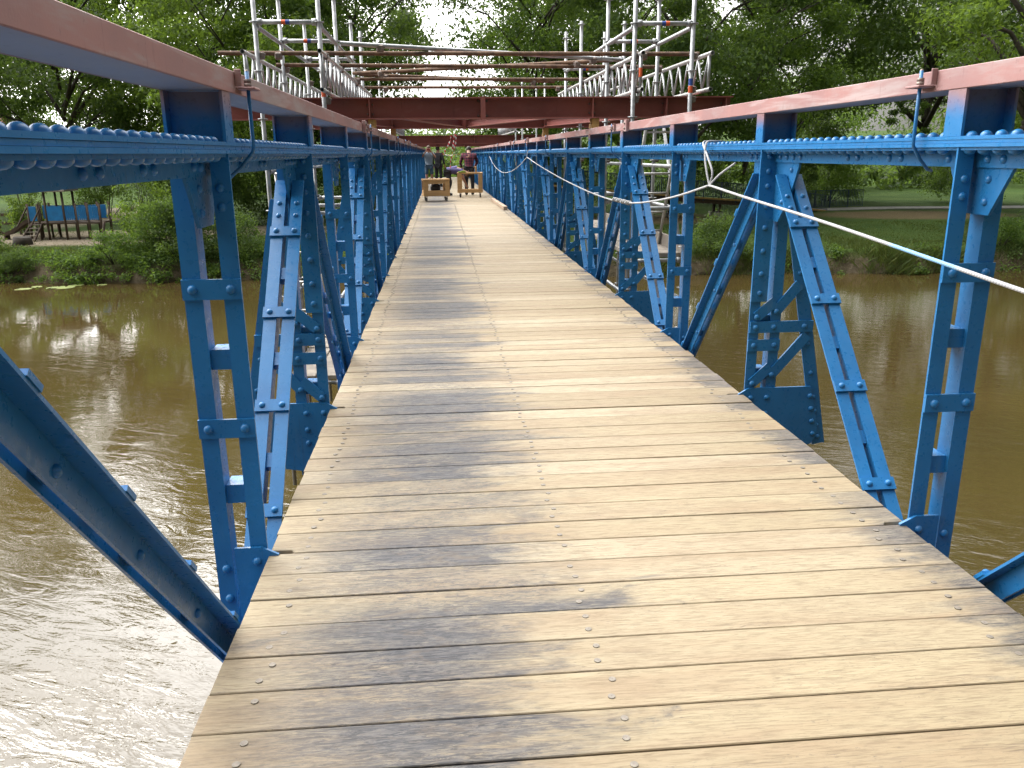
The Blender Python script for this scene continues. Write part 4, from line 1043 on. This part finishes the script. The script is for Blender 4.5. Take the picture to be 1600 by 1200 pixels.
# ------------------------------------------------------------------ trees
def leaf_cloud(centres,radii,tints,per,size,rs,flat=.62,asp=.55):
    """one clump of leaf faces round every centre; returns verts, faces, tint"""
    N=len(centres)*per
    c=np.repeat(np.asarray(centres),per,0); r=np.repeat(np.asarray(radii),per)
    d=rs.normal(size=(N,3)); d/=np.linalg.norm(d,axis=1)[:,None]
    rad=r*(rs.random(N)**.42)*(1+.25*rs.normal(size=N).clip(-1,1.6))
    p=c+d*rad[:,None]*np.array([1,1,flat])
    nrm=d*.5+rs.normal(size=(N,3))*.75+np.array([0,0,.45]); nrm/=np.linalg.norm(nrm,axis=1)[:,None]
    u=np.cross(nrm,rs.normal(size=(N,3))); u/=np.linalg.norm(u,axis=1)[:,None]; w=np.cross(nrm,u)
    L=size*(.5+.95*rs.random(N)**1.4)[:,None]; B=L*asp
    droop=np.zeros((N,3)); droop[:,2]=-.25*L[:,0]
    v=np.stack([p-u*L/2,p+w*B/2,p+u*L/2+droop,p-w*B/2],1).reshape(-1,3)
    f=np.arange(N*4).reshape(-1,4)
    tn=np.repeat(np.clip(np.repeat(np.asarray(tints),per)+rs.normal(size=N)*.16,0,1),4)
    return v,f,tn
def np_mesh(name,v,f,tn,mat):
    me=bpy.data.meshes.new(name); nv=len(v); nf=len(f)
    me.vertices.add(nv); me.vertices.foreach_set('co',v.astype(np.float32).ravel())
    me.loops.add(nf*4); me.loops.foreach_set('vertex_index',f.astype(np.int32).ravel())
    me.polygons.add(nf); me.polygons.foreach_set('loop_start',np.arange(0,nf*4,4,dtype=np.int32)); me.polygons.foreach_set('loop_total',np.full(nf,4,dtype=np.int32))
    me.update(calc_edges=True); me.validate()
    a=me.attributes.new('tint','FLOAT','POINT'); a.data.foreach_set('value',tn.astype(np.float32))
    me.materials.append(mat); return me
def tree_proto(seed,H,R,base,trunk_r,nl,per,size,mat,lean=0,profile='round',forks=1):
    rs=np.random.RandomState(seed); cs=[];rad=[];tt=[]; mb=MB()
    path=[Vector((lean*(z/H)**1.3*3+.15*math.sin(z*.5+seed),.15*math.cos(z*.4+seed*2)*(z/H),z)) for z in np.linspace(-.3,H*.86,9)]
    mb.tube(path,trunk_r,12,radii=[trunk_r*(1.55 if i==0 else 1.0)*(1-.82*i/8)+.03 for i in range(9)])
    def trunk_at(z):
        f=max(0,min(7.99,(z+.3)/(H*.86+.3)*8)); i=int(f); return path[i].lerp(path[i+1],f-i)
    for i in range(nl):
        h=rs.random()**.85; z=base+(H-base)*h
        if profile=='round': prof=math.sqrt(max(0.02,1-((h-.42)/.62)**2)) if h>.42 else .70+.30*h/.42
        else: prof=(1-h)**.6*.95+.12
        a=rs.random()*2*math.pi; q=R*prof*(.30+.70*math.sqrt(rs.random())); cpt=trunk_at(z); c=np.array([cpt.x+q*math.cos(a),cpt.y+q*math.sin(a),z-.08*q])
        lr=(1.0+.75*rs.random())*R/5.2; cs.append(c);rad.append(lr);tt.append(.15+.6*rs.random())
        if i%3==0:
            zb=max(base*.75,z-q*.75-.5); b0=trunk_at(min(zb,H*.8)); tip=Vector(c); mid=b0.lerp(tip,.5)+Vector((0,0,.35+.1*q)); rr=trunk_r*.34*(1-h*.55)
            mb.tube([b0,b0.lerp(mid,.6),mid,tip],rr,6,radii=[rr,rr*.8,rr*.55,rr*.14])
            for _ in range(2):
                t2=tip+Vector(rs.normal(size=3))*lr*.7; mb.tube([mid,mid.lerp(t2,.5),t2],rr*.3,5,radii=[rr*.35,rr*.2,.012])
    v,f,tn=leaf_cloud(cs,rad,tt,per,size,rs)
    return mb.mesh('trunk',M['bark']),np_mesh('crown',v,f,tn,mat)
PR={}
PR['dark1']=tree_proto(11,25,5.8,4.6,.38,72,480,.25,M['leaf_dark'])
PR['dark2']=tree_proto(12,24,6.4,5.2,.45,78,480,.26,M['leaf_dark'],.2)
PR['mid1']=tree_proto(13,23,5.4,3.8,.30,70,480,.25,M['leaf_mid'])
PR['mid2']=tree_proto(14,25,6.0,4.2,.36,76,480,.24,M['leaf_mid'],-.2)
PR['light1']=tree_proto(15,19,4.6,3.2,.20,66,480,.23,M['leaf_light'])
PR['light2']=tree_proto(16,22,5.4,3.0,.26,72,480,.25,M['leaf_light'],.3)
PR['lean']=tree_proto(17,20,5.6,5.0,.62,66,560,.23,M['leaf_light'],.9)
def tree(kind,x,y,s,rot,label,group='trees on the far bank'):
    t=empty('broadleaf_tree',(x,y,gz(x,y)-.05)); t.scale=(s,s,s); t.rotation_euler=(0,0,rot); tag(t,label,'tree',group)
    tm,cm_=PR[kind]; link('trunk',tm,t); link('crown',cm_,t)
L_='of the left bank'
TREES=[
('dark1',-31.2,56,1.0,.3,'dark tree at the far left edge with sky showing through its crown'),
('dark2',-23.0,55,1.0,1.2,'dark trunked tree standing straight behind the playground roof'),
('light2',-16.6,57,1.02,2.2,'bright green tree rising between the playground and the left scaffold'),
('light1',-11.45,48.2,1.0,.8,'slim tree on the left bank whose bare trunk shows through the near left post'),
('mid1',-9.4,58,1.05,4.0,'mid green tree directly behind the left scaffold tower'),
('dark1',-5.6,62,1.08,2.9,'dark tree left of the sky gap over the bridge end'),
('dark2',-27.8,69,.66,2.1,'shorter dark tree in the second row filling the gap above the playground'),
('dark1',-34.6,72,.70,3.0,'shorter dark tree in the second row near the left edge'),
('dark2',-39.5,68,1.1,.4,'dark tree in the second row at the far left beside the red roofed house'),
('dark1',-19.5,73,1.12,5.1,'dark tree in the second row behind the playground'),
('mid2',-13.0,70,1.1,3.3,'mid green tree in the second row behind the slim left bank tree'),
('dark2',-7.8,78,1.2,1.7,'tall dark tree in the second row left of the bridge end'),
('mid2',6.3,55.5,1.0,.9,'loose crowned tree right of the sky gap with its dark trunk in view'),
('mid1',11.2,60,1.05,2.0,'mid green tree behind the right scaffold tower'),
('dark2',14.4,49.5,.98,3.5,'tree whose trunk stands at the grass edge beside the ramp pillars'),
('mid1',18.6,50.5,1.0,5.4,'tree in front of the raised ramp, trunk seen behind the right buttress'),
('mid2',23.3,62,1.08,1.1,'mid green tree behind the path railing'),
('dark1',28.5,67,1.05,4.4,'dark tree behind the end of the path railing'),
('dark2',35.6,59.4,1.42,2.6,'dark thick trunked tree on the grass beyond the path'),
('lean',26.9,38.1,1.0,5.9,'large leaning tree at the right edge on the bank beside the water'),
('light2',38.5,47,1.05,3.1,'bright green tree hanging in from the upper right corner'),
('mid2',44,60,1.1,.2,'mid green tree at the right edge behind the bright one'),
('dark1',9.9,74,1.15,3.8,'dark tree in the second row right of the bridge end'),
('dark2',16.5,76,1.15,.6,'dark tree in the second row behind the right scaffold'),
('mid1',36.5,80,1.2,4.9,'tree in the second row behind the thick trunked dark tree'),
]
for a in TREES: tree(*a)
t=empty('young_tree',(31.9,55.6,gz(31.9,55.6)-.05)); tag(t,'thin young tree on the bare earth in front of the path railing','tree')
tm,cm_=tree_proto(31,7.5,1.7,2.1,.085,26,260,.16,M['leaf_mid']); link('trunk',tm,t); link('crown',cm_,t)
# far-off wood
rs=np.random.RandomState(5); cs=[];rd=[];tt=[]
for i in range(760):
    x=rs.uniform(-150,170); hmax=9.5 if -6<x<12 else 15+4*math.sin(x*.21)
    y=rs.uniform(98,116)+.06*abs(x); z=-2.5+hmax*rs.random()**.8; cs.append((x,y,z)); rd.append(2.4+1.6*rs.random()); tt.append(.1+.5*rs.random())
v,f,tn=leaf_cloud(cs,rd,tt,190,.62,rs,.8)
for i in range(420):
    x=rs.uniform(-70,95); y=rs.uniform(80,92); h=2.2+1.6*rs.random()+.8*math.sin(x*.37)
    if -46<x<-27: continue
    cs.append((x,y,-1.9+h*rs.random())); rd.append(1.1+.8*rs.random()); tt.append(.1+.6*rs.random())
v,f,tn=leaf_cloud(cs,rd,tt,170,.45,rs,.8)
tag(link('woodland',np_mesh('woodland',v,f,tn,M['leaf_dark'])),'far-off wood closing the view behind the park trees','wood',kind='stuff')

cs=[];rd=[];tt=[]  # unseen wood added behind the camera; its height darkens viewer-facing steel
for i in range(560):
    x=rs.uniform(-70,75); cs.append((x,rs.uniform(-44,-30),-2.5+20*rs.random()**.9)); rd.append(2.2+1.4*rs.random()); tt.append(.2+.5*rs.random())
v,f,tn=leaf_cloud(cs,rd,tt,110,.8,rs,.8)
tag(link('unseen_shade_wood',np_mesh('unseen_shade_wood',v,f,tn,M['leaf_dark'])),'unseen trees added behind the viewer to cut light from behind',kind='stuff')

# ------------------------------------------------------------------ shrubs, bank plants
def shrub_proto(seed,H,R,nl,per,size,mat,stems=7):
    rs=np.random.RandomState(seed); cs=[];rad=[];tt=[]; mb=MB()
    for i in range(nl):
        a=rs.random()*2*math.pi; h=rs.random()**.9; q=R*math.sqrt(rs.random())*(1.0-.55*h**2); c=np.array([q*math.cos(a),q*math.sin(a),.12*H+H*.88*h]); cs.append(c); rad.append((.22+.24*rs.random())*min(R,H*.8)); tt.append(.15+.65*rs.random())
        if i<stems: mb.tube([(c[0]*.15,c[1]*.15,-.15),(c[0]*.6,c[1]*.6,c[2]*.55),tuple(c)],.03,5,radii=[.035,.022,.008])
    v,f,tn=leaf_cloud(cs,rad,tt,per,size,rs,.8)
    return mb.mesh('stem',M['bark']),np_mesh('foliage',v,f,tn,mat)
SH={'a':shrub_proto(41,3.4,1.9,44,210,.13,M['leaf_mid'],12),'b':shrub_proto(42,2.2,1.8,38,200,.12,M['leaf_dark'],8),'c':shrub_proto(43,4.6,2.6,60,230,.16,M['leaf_dark'],10),'d':shrub_proto(44,1.3,1.3,26,160,.10,M['leaf_mid'],6),'e':shrub_proto(45,4.2,1.5,34,120,.14,M['leaf_light'],12)}
def shrub(kind,x,y,s,rot,label,dz=0):
    t=empty('shrub',(x,y,gz(x,y)-.05+dz)); t.scale=(s,s,s); t.rotation_euler=(0,0,rot); tag(t,label,'shrub','shrubs on the far bank')
    a,b=SH[kind]; link('stem',a,t); link('foliage',b,t)
for a in [
('e',-13.6,39.6,.95,.3,'tall airy shrub on the left bank in front of the playground'),
('a',-12.4,38.4,.72,1.9,'round green shrub beside the tall airy one by the water'),
('b',-11.2,38.0,.95,.7,'dark low shrub overhanging the water left of the near left post'),
('b',-9.2,38.4,.8,2.9,'small dark shrub at the waterline right of the near left post'),
('d',-14.4,37.6,1.0,4.4,'low leafy clump spilling from the left bank into the water'),
('b',-18.9,37.9,.42,5.1,'dark clump at the waterline at the far left edge'),
('a',-21.4,39.6,.72,.2,'green bush at the far left edge above the water'),
('e',-22.4,47.3,.9,1.4,'light green bush left of the timber rail fence'),
('c',-14.0,52.5,1.05,2.2,'large dark bush behind the playground panels'),
('c',-9.0,53.5,1.0,3.6,'big bush between the slim tree and the scaffold tower'),
('c',-17.6,58,.9,.5,'bush under the bright green tree behind the playground'),
('c',-4.2,50,.95,4.2,'dark bush beside the left end of the bridge'),
('a',-23.8,62,1.1,2.4,'green bush on the rise at the left, behind the rail fence'),
('c',20.5,66,1.1,1.6,'dark bush behind the middle of the path railing'),
('c',27.0,63.5,1.0,.1,'bush behind the right half of the path railing'),
('a',31.5,66,1.3,3.9,'bush under the dark tree right of the path railing'),
('c',41.5,63,1.0,5.5,'large bush right of the thick trunked tree'),
('c',8.5,58,1.0,2.7,'bush below the loose crowned tree by the bridge end'),
('b',12.6,36.2,.75,.9,'small green shrub at the water edge behind the right buttress'),
('d',25.8,36.1,1.0,2.5,'low clump at the water below the leaning right tree'),
('a',30.6,38.6,.8,1.0,'bright bush at the right edge under the leaning tree'),
]: shrub(*a)
# undergrowth hanging down the bank
rs=np.random.RandomState(19); cs=[];rd=[];tt=[]
for i in range(330):
    x=rs.uniform(-27,-5) if i<230 else rs.uniform(9,40)
    if i>=230 and rs.random()<.35: continue
    s_=rs.uniform(-.25,1.1); y=bank_y(x)+s_; cs.append((x,y,max(ground_z(x,y),-3.9)+rs.uniform(.02,.40 if i<230 else .22))); rd.append(rs.uniform(.18,.5)); tt.append(rs.uniform(.05,.8))
v,f,tn=leaf_cloud(cs,rd,tt,75,.12,rs,.75)
tag(link('bank_undergrowth',np_mesh('bank_undergrowth',v,f,tn,M['leaf_mid'])),'leafy undergrowth hanging over the bank to the water',kind='stuff')
# grass and reeds along the bank
rs=np.random.RandomState(9)
rs=np.random.RandomState(9)
def blades(N,xr,sr,hr,wid,name,label,lean=.35,dens=None):
    x=rs.uniform(*xr,N); s_=sr[0]+(sr[1]-sr[0])*rs.random(N)**1.3
    if dens is not None:
        k=rs.random(N)<dens(x,s_); x=x[k]; s_=s_[k]; N=len(x)
    y=np.array([bank_y(a) for a in x])+s_; z=np.array([ground_z(a,b) for a,b in zip(x,y)])
    h=rs.uniform(*hr,N)*(.6+.8*(np.sin(x*1.7)*.5+.5)*(np.sin(x*.63+2)*.5+.5)); a=rs.random(N)*2*np.pi
    w=np.stack([np.cos(a),np.sin(a),0*a],1)*wid/2; ln=np.stack([rs.normal(size=N)*lean,rs.normal(size=N)*lean-.15,1+0*a],1)*h[:,None]
    p=np.stack([x,y,z-.03],1)
    v=np.stack([p-w,p+w,p+ln*.6+w*.7,p+ln*np.array([1.15,1.15,.98])-w*.05],1).reshape(-1,3)
    tn=np.repeat(np.clip(rs.random(N),0,1),4)
    return tag(link(name,np_mesh(name,v,np.arange(N*4).reshape(-1,4),tn,M['grassblade'])),label,'grass',kind='stuff')
blades(60000,(-30,46),(.35,3.2),(.08,.26),.022,'bank_grass','tall uneven grass along the lip of the far bank')
blades(15000,(9,27),(-.1,.8),(.22,.62),.018,'reeds','pale reeds and long grass hanging over the right bank wall',.4,lambda x,s: (np.sin(x*.9+1)*.5+.5)**.7)
blades(70000,(-26,44),(2.5,13),(.06,.16),.04,'lawn_grass','short grass of the park lawn',.5,lambda x,s: np.where((x<-8)&(s>5),.12,1.0))
# lily pads
LP=simple('lily_pad',(.22,.25,.07),(.15,.19,.05),3,.5)
pad=MB(); n_=16; pad.add([(0,0,.012)]+[(math.cos(.25+k/(n_-1)*5.8),math.sin(.25+k/(n_-1)*5.8),.004+.01*(k%2)) for k in range(n_)]+[(math.cos(.25+k/(n_-1)*5.8),math.sin(.25+k/(n_-1)*5.8),-.02) for k in range(n_)],[(0,k+1,k+2) for k in range(n_-1)]+[(k+1,n_+k+1,n_+k+2,k+2) for k in range(n_-1)])
pm=pad.mesh('lily_pad',LP)
for x,y,s_,l in ((-17.5,35.55,.34,'lily pad floating nearest to the left edge of the picture'),(-17.2,36.1,.26,'small lily pad floating behind the one nearest the left edge'),(-16.4,35.75,.30,'lily pad floating left of the widest one'),(-15.9,35.8,.46,'widest lily pad floating before the left bank shrubs'),(-15.7,36.35,.32,'lily pad floating just behind the widest one'),(-14.6,36.3,.24,'lily pad floating alone at the foot of the airy shrub')):
    o=link('lily_pad',pm,None,(x,y,-3.895)); o.scale=(s_,s_*.8,1); o.rotation_euler=(0,0,x*7); tag(o,l,'lily pad','lily pads near the left bank')
# pier under the bridge at the bank
mb=MB(); mb.cbox(-1.2,2.3,38.6,39.8,-4.6,-.52,.03); tag(mb.build('bridge_pier',M['conc']),'concrete pier carrying the bridge at the far bank','pier')
